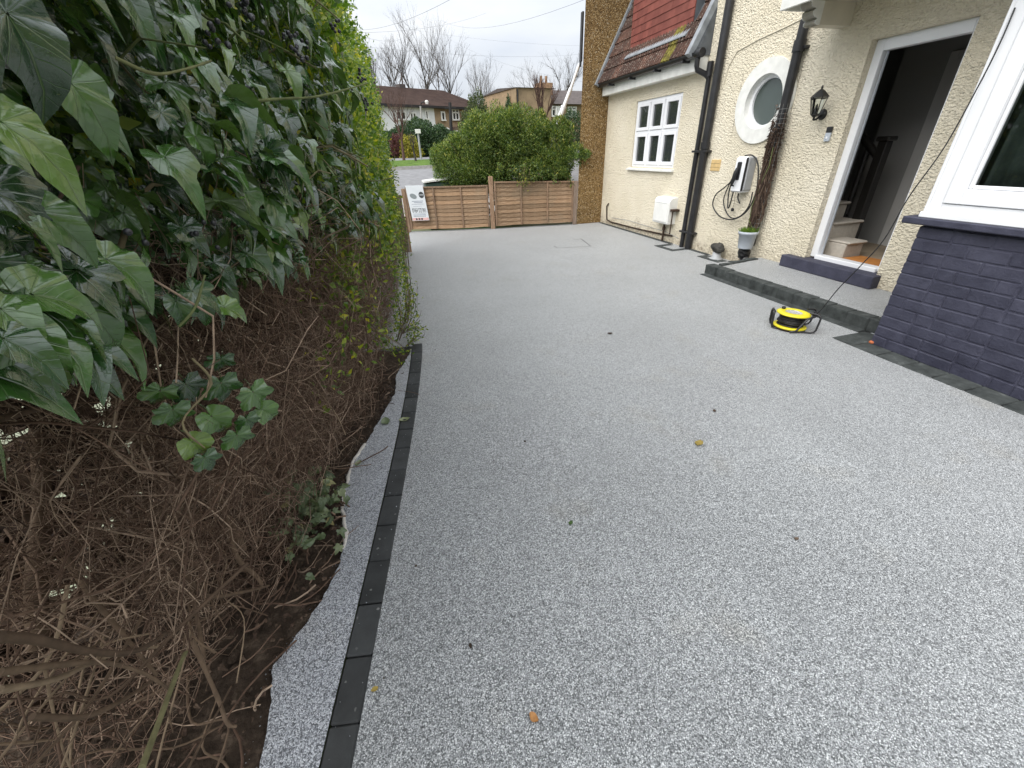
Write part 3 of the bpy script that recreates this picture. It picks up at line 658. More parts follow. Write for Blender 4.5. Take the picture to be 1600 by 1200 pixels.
for y0, y1 in ((3.38, 3.65), (3.75, 4.02)):
    for z0, z1 in ((.5, 1.05), (1.2, 2.12)): frame4(MB(), 6.258, 6.272, y0, y1, z0, z1, .03).build('panel_moulding', K['doorwhite'], idr)

# navy bay: each brick its own
bayw = MB().box((BX+.0005, -.9, -.1), (WX+.02, 2.3245, .972)).build('bay_wall', K['navy'], house)
def brick_mesh(l, seed):
    g = random.Random(seed); b = MB().bbox((0, -l/2, 0), (.03, l/2, .0795), .005); b.v = [(x+g.uniform(-.0016, .0016)*(x < .01), y+g.uniform(-.003, .003), z+g.uniform(-.0025, .0025)) for x, y, z in b.v]
    return b.fixn(b.mesh('brick'))
BS = [brick_mesh(.222, k) for k in range(5)]; BH = [brick_mesh(.107, 20+k) for k in range(4)]; BC = {}
for c in range(11):
    z = .004+c*.0884; y = 2.327; k = c
    while y > -.8:
        hd = (k % 2 == 0) if c % 2 else (rr.random() < .12)
        if y > 2.3 and c % 2 == 0: hd = c % 4 == 0
        l = .107 if hd else .222
        me = rr.choice(BH if hd else BS)
        link('brick', me, K['navy'], bayw, (BX-.0060+rr.uniform(-.0012, .0012), y-l/2, z+rr.uniform(-.001, .001)), (rr.uniform(-.004, .004), 0, rr.uniform(-.008, .008)))
        y -= l+.0115; k += 1
tb = MB().bbox((BX-.02, 2.30, .004), (BX+.012, 2.337, .03), .008).build('chipped_brick', K['terra'], bayw)
tag(tb, 'chipped orange brick corner showing bare clay at the foot of the bay')
MB().bbox((BX-.065, -.95, .985), (BX+.30, 2.435, 1.035), .008).bbox((BX+.3, 2.20, .985), (WX-.002, 2.43, 1.033), .008).build('bay_sill', K['navy'], house)
bw = MB(); bx0, bx1 = BX-.02, BX+.07
bw.bbox((bx0-.03, -.9, 1.035), (bx1, 2.345, 1.075), .006)
bw.bbox((bx0, 2.245, 1.075), (bx1, 2.325, 2.42), .006).bbox((bx0, .78, 1.075), (bx1, .86, 2.42), .006).bbox((bx0+.001, -.9, 1.075), (bx1, 2.245, 1.135), .006).bbox((bx0+.001, -.9, 2.34), (bx1, 2.245, 2.42), .006).bbox((bx0-.0, 2.325, 1.075), (bx0+.02, 2.345, 2.42), .004)
bwin = bw.build('bay_window', K['upvc'], house)
frame4(MB(), bx0-.012, bx1-.02, .865, 2.238, 1.14, 2.335, .095).build('sash', K['upvc'], bwin)
frame4(MB(), bx0+.012, bx1-.03, .962, 2.141, 1.237, 2.238, .022).build('glazing_bead', K['upvc'], bwin)
MB().add([(bx0+.03, .97, 1.245), (bx0+.03, 2.135, 1.245), (bx0+.03, 2.135, 2.23), (bx0+.03, .97, 2.23)], [(0, 1, 2, 3)]).build('pane', K['thin'], bwin)
frame4(MB(), bx0-.012, bx1-.02, -.895, .775, 1.14, 2.335, .095).build('sash', K['upvc'], bwin)
MB().add([(bx0+.03, -.79, 1.245), (bx0+.03, .67, 1.245), (bx0+.03, .67, 2.23), (bx0+.03, -.79, 2.23)], [(0, 1, 2, 3)]).build('pane', K['thin'], bwin)
MB().box((bx1, -.9, 1.036), (WX-.003, 2.31, 1.08)).box((bx0+.05, 2.29, 1.08), (WX-.003, 2.32, 2.42)).build('bay_return', K['upvc'], house)
MB().box((bx0+.50, -.9, 1.085), (bx0+.52, 2.28, 2.41)).build('room_dark_sheet', K['darkwood'], house)  # black sheet standing in for the unlit depth behind the glass
cv = []; ncv = 160
for i in range(ncv+1):
    yv = -.88+3.14*i/ncv; xo = bx0+.17+.035*math.sin(yv*38)+.03*math.sin(yv*17+1)+.02*math.sin(yv*71)
    for zv, k_ in ((1.10, 1.15), (1.6, 1.0), (1.75, .55), (2.38, 1.0)): cv.append((bx0+.17+(xo-bx0-.17)*k_, yv, zv))
MB().add(cv, [(4*i+k, 4*i+4+k, 4*i+5+k, 4*i+1+k) for i in range(ncv) for k in range(3)], True).build('curtain', K['curtain'], house, fix=False)
MB().bbox((BX-.16, -1.1, 2.42), (WX-.003, 2.5, 2.60), .01).build('bay_roof', K['upvc_w'], house)

# wall details belonging to the house
cb = MB().tube([gx(951, 318, WX-.02), gx(948, 322, WX-.02), gx(948, 343, WX-.02), gx(955, 347, WX-.02), gx(990, 356, WX-.02), gx(1030, 365, WX-.02), gx(1050, 368.5, WX-.02)], .014, 7)
cb.build('gas_pipe', K['vine'], house)
MB().tube([gx(956, 340, WX-.01), gx(985, 345, WX-.01), gx(1010, 353, WX-.01), gx(1040, 362, WX-.01), gx(1060, 372, WX-.01)], .004, 5).build('wall_wire', K['grey_pipe'], house)
ab = empty('air_brick', (WX, 5.96, 1.27), label='small yellow clay air brick set in cream wall beside the black pipes', cat='vent')
vb = MB().bbox((WX-.012, 5.862, 1.20), (WX+.01, 6.062, 1.352), .004).build('face', K['vent'], ab)
for k in (1, 2): MB().box((WX-.0135, 5.87, 1.20+.0506*k-.002), (WX-.0115, 6.054, 1.20+.0506*k+.002)).build('slot', K['slot'], ab)

# ------------------------------------------------------------------ neighbour house, brown pebbledash
nb = empty('neighbouring_house', (8, 14, 0), label='brown pebbledash house wall standing behind the single storey tiled roof', cat='house')
MB().prism([(4.285, 9.632), (12, 9.632), (17, 20), (9.6, 20)], -.1, 8, 2).build('wall', K['pebble'], nb)
MB().add([(4.1, 9.5, 7.95), (12.2, 9.5, 7.95), (17.2, 20.2, 7.95), (9.4, 20.2, 7.95), (8.2, 9.8, 11), (13.3, 20, 11)], [(0, 1, 4), (1, 2, 5, 4), (2, 3, 5), (3, 0, 4, 5), (0, 3, 2, 1)]).build('roof', K['hroof2'], nb)
MB().bbox((4.238, 9.66, 3.10), (4.282, 9.74, 3.88), .01).tube([(4.255, 9.70, 3.10), (4.255, 9.70, 3.02)], .022, 8).build('pipe_box', K['black_pl'], nb)

# ------------------------------------------------------------------ step platform with block kerb, dark borders
plat = MB().add([(4.22, 2.2, .112), (WX+.01, 2.2, .155), (WX+.01, 4.72, .155), (4.22, 4.66, .112), (4.22, 2.2, -.05), (WX+.01, 2.2, -.05), (WX+.01, 4.72, -.05), (4.22, 4.66, -.05)], [(0, 1, 2, 3), (0, 4, 5, 1), (1, 5, 6, 2), (2, 6, 7, 3), (3, 7, 4, 0)]).build('door_platform', K['resin'])
tag(plat, kind='structure')
kb = empty('step_kerb', (4.16, 3.5, 0), label='raised kerb of dusty charcoal blocks edging the step below the doorway', cat='kerb')
g = random.Random(11)
def rough_block(l, w, h, seed, c=.006):
    q = random.Random(seed); b = MB().bbox((-w/2, -l/2, 0), (w/2, l/2, h), c); b.v = [(x+q.uniform(-.003, .003), y+q.uniform(-.003, .003), z+q.uniform(-.003, .002)) for x, y, z in b.v]; return b.fixn(b.mesh('block'))
KB = [rough_block(.202, .135, .125, k) for k in range(4)]
y = 2.36
while y < 4.62:
    link('block', g.choice(KB), K['block2'], kb, (4.165+g.uniform(-.006, .006), y+.1, -.008+g.uniform(-.003, .004)), (0, g.uniform(-.02, .02), g.uniform(-.02, .02))); y += .2045
x = 4.33
KC = [rough_block(.19, .075, .03, 30+k) for k in range(3)]
while x < 4.9:
    link('block', g.choice(KC), K['block2'], kb, (x, 4.69, .098+.07*(x-4.2)), (0, 0, R(90)+g.uniform(-.02, .02))); x += .195
# flat dark borders set flush in the drive
fb = empty('flush_border', (3.95, 2.5, 0), label='flush row of dusty charcoal blocks along the foot of the bay and step', cat='edging')
FB = [rough_block(.198, .10, .03, 50+k, .005) for k in range(4)]; FW2 = [rough_block(.198, .19, .03, 60+k, .005) for k in range(4)]
MB().box((3.998, 2.50, -.03), (4.10, 4.66, .002)).box((3.67, -1.2, -.03), (3.856, 2.51, .001)).build('joint_bed', K['iron'], fb)
y = 2.55
while y < 4.62: link('block', g.choice(FB), K['block2'], fb, (4.048, y+.1, -.024+g.uniform(0, .003)), (0, 0, g.uniform(-.01, .01))); y += .2025
y = 2.47
for k in range(2): link('block', FW2[k], K['block2'], fb, (3.775+.2*k, 2.44, -.024), (0, 0, R(90)+g.uniform(-.01, .01)))
y = 2.34
while y > -1.2: link('block', g.choice(FW2), K['block2'], fb, (3.76, y-.1, -.024+g.uniform(0, .003)), (0, 0, g.uniform(-.01, .01))); y -= .2025
zb = empty('wall_border', (4.8, 7, 0), label='thin dark border line zigzagging round pipes along the cream wall', cat='edging')
def bar(a, b, w=.05, z=.005):
    a, b = Vector((*a, 0)), Vector((*b, 0)); d = (b-a).normalized(); nn = Vector((-d.y, d.x, 0))*w/2
    n = max(1, round((b-a).length/.4))
    for k in range(n):
        p, q = a.lerp(b, k/n)+d*.002, a.lerp(b, (k+1)/n)-d*.002; zz = Vector((0, 0, z+g.uniform(-.001, .001)))
        mb = MB().add([p-nn+zz, q-nn+zz, q+nn+zz, p+nn+zz]+[v-Vector((0, 0, .03)) for v in (p-nn, q-nn, q+nn, p+nn)], [(0, 1, 2, 3), (0, 4, 5, 1), (1, 5, 6, 2), (2, 6, 7, 3), (3, 7, 4, 0)]); mb.build('border_strip', K['block2'], zb)
ZP = [((4.865, 9.55), (4.865, 6.70)), ((4.83, 6.64), (4.50, 6.63)), ((4.545, 6.58), (4.555, 6.26)), ((4.51, 6.21), (4.83, 6.22)), ((4.865, 6.16), (4.865, 5.70)), ((4.83, 5.64), (4.64, 5.63)), ((4.685, 5.58), (4.69, 5.32)), ((4.645, 5.27), (4.83, 5.28)), ((4.865, 5.22), (4.865, 5.14)), ((4.83, 5.085), (4.62, 5.075)), ((4.665, 5.02), (4.67, 4.86)), ((4.625, 4.81), (4.88, 4.81))]
for i, (a, b) in enumerate(ZP): bar(a, b, .08 if i in (0, 4, 8) else .095, .006+.0012*(i % 2))
fl = [(2.305, 9.965), (.42, 10.47)]
bar((.36, 10.44), (2.30, 9.92), .03, .004); bar((2.33, 9.91), (4.27, 9.58), .03, .004)

# ------------------------------------------------------------------ fence: lap panels and posts
def lap_panel(p0, p1, z0, ztop0, ztop1, nsl, label, seed, nb_=2):
    q = random.Random(seed); p0, p1 = Vector((*p0, 0)), Vector((*p1, 0)); L = (p1-p0).length; d = (p1-p0).normalized(); a = math.atan2(d.y, d.x)
    root = empty('lap_fence', ((p0+p1)/2), label=label, cat='fence', group='low lap fences')
    Mw = Matrix.Translation(p0) @ Matrix.Rotation(a, 4, 'Z')        # local x along the panel, -y to the camera side
    H0, H1 = ztop0-z0, ztop1-z0; N = 9
    for k in range(nsl):
        V = []
        ph = q.uniform(0, 6); am = q.uniform(.002, .006)
        for i in range(N+1):
            t = i/N; h = H0+(H1-H0)*t; pitch = h/nsl; zb_ = z0+k*pitch + am*math.sin(ph+t*7) + q.uniform(-.003, .003) ; zt = z0+(k+1)*pitch+.022
            zt = min(zt, z0+h); x = t*L
            V += [Mw @ Vector((x, -.016, zb_)), Mw @ Vector((x, .0, zt)), Mw @ Vector((x, .010, zt)), Mw @ Vector((x, -.006, zb_))]
        F = []
        for i in range(N):
            b = 4*i; F += [(b, b+4, b+5, b+1), (b+1, b+5, b+6, b+2), (b+3, b+2, b+6, b+7), (b, b+3, b+7, b+4)]
        F += [(0, 1, 2, 3), (4*N+3, 4*N+2, 4*N+1, 4*N)]
        c = Mw @ Vector((L/2, 0, z0+k*H0/nsl)); Mi = Matrix.Translation(c) @ Matrix.Rotation(a, 4, 'Z'); Min = Mi.inverted()
        o = MB().add([Min @ v for v in V], F).build('slat', K['lap'], None); o.matrix_basis = Mi; o.parent = root; o.matrix_parent_inverse = wmat(root).inverted()
    def bat(x, w, t0=.022, nm='batten'):
        t = min(1, max(0, x/L)); h = H0+(H1-H0)*t
        b = MB().bbox((-w/2, -t0-.016, 0), (w/2, -.017, h-.004), .003); o = b.build(nm, K['post'], None); o.matrix_basis = Mw @ Matrix.Translation((x, 0, z0+.002)); o.parent = root; o.matrix_parent_inverse = wmat(root).inverted()
    bat(.02, .04); bat(L-.02, .04)
    for k in range(nb_): bat(L*(k+1)/(nb_+1), .035)
    b = MB().add([Mw @ Vector(v) for v in [(0, -.042, z0+H0+.002), (L, -.042, z0+H1+.002), (L, .02, z0+H1+.002), (0, .02, z0+H0+.002), (0, -.042, z0+H0+.03), (L, -.042, z0+H1+.03), (L, .02, z0+H1+.03), (0, .02, z0+H0+.03)]], [(0, 3, 2, 1), (4, 5, 6, 7), (0, 1, 5, 4), (1, 2, 6, 5), (2, 3, 7, 6), (3, 0, 4, 7)])
    b.build('top_rail', K['post'], root); return root
lap_panel((.45, 10.49), (2.245, 10.005), .045, .92, .90, 10, 'low lap fence panel with a white sign fixed on it', 1)
lap_panel((2.375, 9.965), (4.185, 9.665), .055, .965, .905, 10, 'low pale lap fence panel with shrub sprigs hanging over it', 2)
def fpost(x, y, w, h, label, m='post', a=-.17):
    b = MB().bbox((-w/2, -w/2, -.08), (w/2, w/2, h), .008); o = b.build('fence_post', K[m], None, (x, y, 0), (0, 0, a)); tag(o, label, 'fence post', 'fence posts'); return o
fpost(2.31, 9.975, .10, 1.10, 'tall square timber fence post between the two lap panels')
fpost(4.235, 9.66, .09, .93, 'weathered timber fence post against the brown pebbledash wall', 'taupe')
fpost(.40, 10.5, .085, .92, 'timber fence post at the far end beside the white sign')
# weathered board end by the hedge
bd = empty('side_fence', (0, 8.12, 0), label='weathered brown board fence end half hidden by the hedge foot', cat='fence')
for k in range(4):
    x1 = .262-.15*k; b = MB().bbox((x1-.146, 8.11, -.05), (x1, 8.135, .96-.01*k+g.uniform(-.02, .02)), .004); b.build('board', K['taupe'], bd)
MB().bbox((.265, 8.10, -.05), (.30, 8.15, .62), .004).build('edge_post', K['lap'], bd)
# sign
sg = empty('sign_board', (.63, 10.33, .27), label='white printed sign board with a phone number fixed on the fence', cat='sign')
S0 = Vector((.455, 10.42, .985)); sx_ = Vector((.372, -.105, 0)); sz_ = Vector((.055, -.03, -.735)); sn = sx_.cross(sz_).normalized()
if sn.y > 0: sn = -sn
def sq(u0, u1, v0, v1, o): return [S0+sx_*u+sz_*v+sn*o for u, v in ((u0, v0), (u1, v0), (u1, v1), (u0, v1))]
MB().add(sq(0, 1, 0, 1, .012)+sq(0, 1, 0, 1, .004), [(0, 1, 2, 3), (4, 7, 6, 5), (0, 4, 5, 1), (1, 5, 6, 2), (2, 6, 7, 3), (3, 7, 4, 0)]).build('panel', K['signw'], sg)
def disc(u, v, ru, rv, mat, nm, tilt=0):
    V = [S0+sx_*(u+ru*math.cos(t)*math.cos(tilt)-rv*.5*math.sin(t)*math.sin(tilt))+sz_*(v+rv*math.sin(t)*math.cos(tilt)+ru*.5*math.cos(t)*math.sin(tilt))+sn*.014 for t in [2*math.pi*k/24 for k in range(24)]]
    MB().add(V, [tuple(range(24))]).build(nm, K[mat], sg)
disc(.34, .30, .20, .075, 'signg', 'leaf_logo', .25); disc(.82, .27, .15, .09, 'signd', 'round_logo')
MB().add(sq(.70, .94, .262, .278, .0155), [(0, 1, 2, 3)]).build('logo_band', K['signw'], sg)
for v0, v1, u0, u1, mt in ((.43, .45, .2, .85, 'signt'), (.47, .49, .3, .8, 'signt'), (.52, .532, .15, .85, 'signt'), (.58, .59, .2, .7, 'signt'), (.645, .652, .1, .75, 'signg'), (.795, .802, .1, .85, 'signg'), (.825, .845, .12, .86, 'signt'), (.87, .882, .1, .85, 'signg')):
    MB().add(sq(u0, u1, v0, v1, .014), [(0, 1, 2, 3)]).build('text_line', K[mt], sg)
MB().add(sq(.02, .98, .92, .99, .0135), [(0, 1, 2, 3)]).build('footer_band', K['signr'], sg)
for u in (.26, .42, .58): MB().add(sq(u-.05, u+.05, .93, .98, .015), [(0, 1, 2, 3)]).build('icon', K['signd'], sg)
def text(s, origin, ux, uy, size, mat, parent, name='lettering'):
    cu = bpy.data.curves.new(name, 'FONT'); cu.body = s; cu.size = 1; cu.align_x = 'LEFT'
    t = bpy.data.objects.new('tmp', cu); col.objects.link(t); dg = bpy.context.evaluated_depsgraph_get(); me = bpy.data.meshes.new_from_object(t.evaluated_get(dg)); bpy.data.objects.remove(t)
    w = max(v.co.x for v in me.vertices); X = ux.normalized(); Y = uy.normalized(); Z = X.cross(Y); sxx = ux.length/w
    mt = Matrix((X*sxx, Y*size, Z)).transposed().to_4x4(); mt.translation = origin; me.transform(mt); return link(name, me, mat, parent)
text('07464 572 093', S0+sx_*.10+sz_*.765+sn*.0145, sx_*.80, -sz_, .125, K['signd'], sg)
# green bin behind the fence
bn = empty('wheelie_bin', (1.2, 11.1, 0), label='dark green box with pale rim standing just behind the fence', cat='bin')
MB().bbox((.93, 10.75, -.05), (1.55, 11.3, .99), .02).build('body', K['bing'], bn)
MB().add([(.90, 10.72, 1.0), (1.58, 10.72, 1.06), (1.58, 11.33, 1.06), (.90, 11.33, 1.0), (.90, 10.72, 1.035), (1.58, 10.72, 1.095), (1.58, 11.33, 1.095), (.90, 11.33, 1.035)], [(0, 3, 2, 1), (4, 5, 6, 7), (0, 1, 5, 4), (1, 2, 6, 5), (2, 3, 7, 6), (3, 0, 4, 7)]).build('lid', K['upvc_w'], bn)

# ------------------------------------------------------------------ things on the wall
mbx = empty('gas_meter_box', (4.83, 6.97, .33), label='white gas meter box on the cream wall beside black pipes', cat='meter box')
MB().prism([(WX+.005, .33), (4.757, .33), (4.75, .345), (4.75, .70), (4.765, .735), (4.80, .755), (WX+.005, .765)], 6.745, 7.21, 1).build('case', K['box_cream'], mbx)
MB().bbox((4.738, 6.775, .36), (4.752, 7.18, .69), .005).build('door', K['box_cream'], mbx)
MB().box((4.7365, 6.80, .668), (4.7385, 7.16, .672)).build('door_seam', K['grey_pipe'], mbx)
MB().tube([(4.86, 6.98, .33), (4.86, 6.98, .01)], .018, 8).tube([(4.86, 6.98, .2), (4.86, 6.98, .26)], .028, 8).build('supply_pipe', K['vine'], mbx)
MB().tube([(4.80, 6.70, .55), (4.80, 6.70, .17)], .011, 6).bbox((4.77, 6.655, .55), (WX, 6.745, .585), .004).build('cable_bracket', K['vine'], mbx)

ch = empty('car_charger', (WX, 5.33, .95), label='white electric car charging unit with black front panel on cream wall', cat='charger')
cx0 = WX-.16
def skew(mb):   # gentle taper like the case in the photo
    return mb
MB().prism([(WX, .96), (cx0+.03, .955), (cx0, .975), (cx0, 1.37), (cx0+.03, 1.395), (WX, 1.395)], 5.195, 5.37, 1).build('case', K['upvc'], ch)
MB().bbox((WX-.125, 5.172, .98), (WX, 5.194, 1.385), .008).build('side_cover', K['grey_pipe'], ch)
MB().bbox((cx0+.004, 5.186, .975), (cx0+.034, 5.1965, 1.385), .003).build('front_stripe', K['black_pl'], ch)
MB().bbox((cx0-.012, 5.255, 1.11), (cx0+.01, 5.335, 1.335), .012).build('socket_panel', K['black_pl'], ch)
MB().tube([(cx0-.03, 5.285, 1.26), (cx0-.045, 5.29, 1.20), (cx0-.05, 5.305, 1.11), (cx0-.045, 5.325, 1.04)], [.022, .03, .026, .016], 10).build('plug', K['black_rub'], ch)
# hanging cable loops
def loop(pts, r_=.009):
    P = []; pts = [Vector(p) for p in pts]; n = len(pts)
    for i in range(n-1):
        p0, p1, p2, p3 = pts[max(i-1, 0)], pts[i], pts[i+1], pts[min(i+2, n-1)]
        for k in range(6):
            t = k/6; P.append(.5*((2*p1)+(-p0+p2)*t+(2*p0-5*p1+4*p2-p3)*t*t+(-p0+3*p1-3*p2+p3)*t**3))
    P.append(pts[-1]); return MB().tube(P, r_, 8)
def cw_(px, py, o=.05): return gx(px, py, WX-o)
loop([(cx0-.045, 5.325, 1.04), cw_(1147, 293, .14), cw_(1141, 318, .10), cw_(1138, 325, .08), cw_(1137, 320, .07), cw_(1140, 295, .06), cw_(1151, 265, .05)]).build('cable', K['black_rub'], ch)
loop([cw_(1164, 243, .06), cw_(1176, 243, .06), cw_(1184, 255, .06), cw_(1184, 285, .06), cw_(1178, 310, .06), cw_(1165, 332, .07), cw_(1145, 343, .08), cw_(1125, 338, .07), cw_(1114, 322, .06), cw_(1118, 305, .05), cw_(1132, 293, .05), cw_(1143, 282, .05), cw_(1152, 262, .05)]).build('cable', K['black_rub'], ch)
loop([cw_(1150, 268, .045), cw_(1140, 287, .04), cw_(1131, 310, .045), cw_(1133, 327, .05), cw_(1142, 340, .06), cw_(1156, 338, .06), cw_(1170, 322, .05), cw_(1176, 300, .045)], .008).build('cable', K['black_rub'], ch)
loop([cw_(1154, 302, .06), cw_(1153, 310, .06), cw_(1156, 318, .06)], .009).build('supply_cable', K['black_rub'], ch)
tg = cw_(1145, 328, .06); MB().bbox((tg.x-.015, tg.y-.025, tg.z-.02), (tg.x+.005, tg.y+.025, tg.z+.025), .005).build('plug_cap', K['black_rub'], ch)
MB().tube([cw_(1149, 300, .12), cw_(1147, 318, .07), cw_(1145, 325, .06)], .0025, 5).build('cap_strap', K['vine'], ch)

# lantern
lt = empty('wall_lantern', (WX, 4.45, 1.78), label='black coach lantern on a curled bracket beside the front door', cat='lamp')
lc = gx(1277, 165, WX-.17); LX, LY, LZ = lc.x, lc.y, lc.z
wp = gx(1283, 179, WX-.02)
MB().lathe([(.001, 0), (.055, 0), (.05, .015), (.03, .03), (.001, .03)], 18, Matrix.Translation((WX, wp.y, wp.z)) @ Matrix.Rotation(R(-90), 4, 'Y')).build('wall_plate', K['iron'], lt)
MB().tube([(WX-.02, wp.y, wp.z), (WX-.07, wp.y, wp.z-.045), (WX-.13, (wp.y+LY)/2, wp.z-.05), (LX, LY, LZ-.13), (LX, LY, LZ-.10)], .011, 8).build('bracket', K['iron'], lt)
Tm = Matrix.Translation((LX, LY, LZ))
MB().lathe([(.001, -.11), (.02, -.105), (.035, -.09), (.042, -.085), (.042, -.075), (.001, -.075)], 6, Tm, False).build('base', K['iron'], lt)
MB().lathe([(.096, .075), (.085, .085), (.045, .125), (.02, .145), (.008, .15), (.012, .165), (.004, .185)], 6, Tm, False).build('cap', K['iron'], lt)
for k in range(6):
    t = 2*math.pi*k/6; c, s = math.cos(t), math.sin(t); MB().tube([(LX+.042*c, LY+.042*s, LZ-.08), (LX+.082*c, LY+.082*s, LZ+.08)], .004, 5).build('cage_bar', K['iron'], lt)
MB().lathe([(.038, -.078), (.076, .076)], 6, Tm, False, False).build('glazing', K['clear'], lt)
MB().lathe([(.014, -.075), (.016, -.03), (.012, .0), (.003, .02)], 8, Tm).build('lamp_holder', K['iron'], lt)

db = empty('video_doorbell', (WX, 4.225, 1.57), label='small silver and black doorbell on cream wall beside the door', cat='doorbell')
b0 = gx(1295, 209, WX-.01); MB().bbox((WX-.028, b0.y-.032, b0.z-.075), (WX, b0.y+.032, b0.z+.01), .006).build('lower_body', K['grey_pl'], db)
MB().bbox((WX-.03, b0.y-.032, b0.z+.011), (WX, b0.y+.032, b0.z+.068), .006).build('camera_face', K['black_pl'], db)
MB().lathe([(.001, 0), (.013, 0), (.013, .004), (.001, .004)], 14, Matrix.Translation((WX-.028, b0.y, b0.z-.04)) @ Matrix.Rotation(R(-90), 4, 'Y')).build('button', K['upvc'], db)

# dead climber held on the pipe by wire mesh
vn = empty('dead_climber', (4.79, 4.87, .4), label='dead woody climber behind wire mesh on the downpipe by the charger', cat='climber')
q = random.Random(5); P = []; Rd = []
for k in range(95):
    t0 = q.uniform(0, 6.28); z0 = q.uniform(.42, .9); z1 = z0+q.uniform(.4, 1.0); ph = q.uniform(0, 6)
    path = []
    for i in range(8):
        t = i/7; z = min(z0+(z1-z0)*t, 1.86); rr_ = .066+.022*math.sin(ph+5*t); path.append((4.842-abs(math.cos(t0+t*1.5))*rr_, 4.87+math.sin(t0+t*1.5)*rr_*1.1, z))
    P.append(path); Rd.append([q.uniform(.004, .014)*(1-.4*i/7) for i in range(8)])
o = link('stems', tubes_np('stems', np.array(P), np.array(Rd), 5), K['vine'], vn); o['kind'] = 'stuff'
P = []; Rd = []
for k in range(120):
    z = q.uniform(.65, 1.9) if k > 80 else q.gauss(1.62, .12); t = q.uniform(0, 6.28); b = Vector((4.842-abs(math.cos(t))*.07, 4.87+math.sin(t)*.075, z)); d = Vector((-abs(math.cos(t))*.8+q.uniform(-.3, .3), math.sin(t)+q.uniform(-.4, .4), q.uniform(-.9, .6)))*q.uniform(.02, .06)
    P.append([b, b+d*.4+Vector((0, 0, q.uniform(-.01, .02))), b+d*.75, b+d]); Rd.append([.0035, .003, .0025, .0015])
o = link('side_twigs', tubes_np('side_twigs', np.array([[tuple(v) for v in p] for p in P]), np.array(Rd), 4), K['vine'], vn); o['kind'] = 'stuff'
N = 420; zz = np.where(RNG.random(N) < .6, RNG.normal(1.62, .13, N), RNG.uniform(.7, 1.7, N)); tt = RNG.uniform(0, 6.28, N); pos = np.stack([4.842-np.abs(np.cos(tt))*.075, 4.87+np.sin(tt)*(.075+.03*RNG.random(N)), zz], 1)
lf = (np.array([[0, 0, 0], [.5, .3, .12], [.5, 0, 0], [1, 0, -.25], [.5, -.3, .12]]), np.array([[0, 2, 3, 1], [0, 4, 3, 2]]), np.zeros((5, 2)))
o = link('dead_leaves', scatter_mesh('dead_leaves', lf, pos, frames(RNG.normal(size=(N, 3)), RNG.normal(size=(N, 3))), .015+.03*RNG.random(N)), K['vine'], vn); o['kind'] = 'stuff'
mesh = MB()
for k in range(28):
    z = .55+k*.05; mesh.tube([(4.90, 4.775, z), (4.80, 4.785, z), (4.772, 4.87, z), (4.80, 4.955, z), (4.90, 4.965, z)], .0014, 4, False)
for xx, yy_ in ((4.85, 4.78), (4.80, 4.785), (4.782, 4.83), (4.772, 4.87), (4.782, 4.91), (4.80, 4.955), (4.85, 4.96)): mesh.tube([(xx, yy_, .52), (xx, yy_, 1.95)], .0014, 4, False)
mesh.build('wire_mesh', K['galv'], vn, fix=False)
MB().tube([(4.78, 4.82, .5), (4.75, 4.90, .62), (4.76, 4.93, .8), (4.765, 4.88, 1.05), (4.76, 4.80, 1.3), (4.77, 4.82, 1.5)], .006, 6).build('loose_stem', K['stem'], vn)

# plant pot on the pipe shoe, stubs and stone
def lump(mb, c, r_, seed, n=10, sq=(1, 1, 1), amp=.25):
    q = random.Random(seed); V = []; F = []; m_ = n//2+2
    ph = [q.uniform(0, 6) for _ in range(6)]
    for i in range(m_+1):
        th = math.pi*i/m_
        for k in range(n):
            f = 2*math.pi*k/n; d = 1+amp*(.5*math.sin(2*f+ph[0]+th)+.5*math.sin(3*th+ph[1]+f)+.4*q.uniform(-1, 1)*math.sin(th))
            V.append((c[0]+r_*d*sq[0]*math.sin(th)*math.cos(f), c[1]+r_*d*sq[1]*math.sin(th)*math.sin(f), c[2]+r_*d*sq[2]*math.cos(th)))
    F = [(i*n+k, i*n+(k+1) % n, (i+1)*n+(k+1) % n, (i+1)*n+k) for i in range(m_) for k in range(n)]
    return mb.add(V, F, False)
pc = (4.745, 4.865)
pt = empty('plant_pot', (*pc, .27), label='pale grey plastic pot of short green grass raised below the climber', cat='plant pot')
Tp = Matrix.Translation((*pc, .268))
MB().lathe([(.001, 0), (.088, 0), (.092, .01), (.112, .19), (.124, .192), (.128, .225), (.118, .228), (.112, .20), (.001, .195)], 28, Tp).build('pot', K['grey_pl'], pt)
N = 420; th = RNG.random(N)*6.28; ra = np.sqrt(RNG.random(N))*.108; pos = np.stack([pc[0]+ra*np.cos(th), pc[1]+ra*np.sin(th), np.full(N, .462)], 1)
tip = np.stack([RNG.normal(0, .35, N), RNG.normal(0, .35, N), np.ones(N)], 1); bl = (np.array([[0, -.003, 0], [0, .003, 0], [.5, .0025, .01], [.5, -.0025, .01], [1, .0006, .05], [1, -.0006, .05]]), np.array([[0, 1, 2, 3], [3, 2, 4, 5]]), np.zeros((6, 2)))
scl = np.stack([np.abs(.06+.045*RNG.random(N)), np.full(N, 1.), np.full(N, .1)], 1)
o = link('grass', scatter_mesh('grass', bl, pos, frames(tip, RNG.normal(size=(N, 3))), scl), K['grassl'], pt); o['kind'] = 'stuff'
sh = empty('pipe_shoe', (4.78, 4.87, 0), label='black wrapped pipe end in a grey collar holding up the pot', cat='pipe')
lump(MB(), (4.755, 4.87, .20), .085, 3, 12, (1, .85, .95), .18).build('wrapping', K['bag'], sh); lump(MB(), (4.76, 4.845, .115), .07, 5, 12, (.9, .9, .9), .2).build('wrapping', K['bag'], sh)
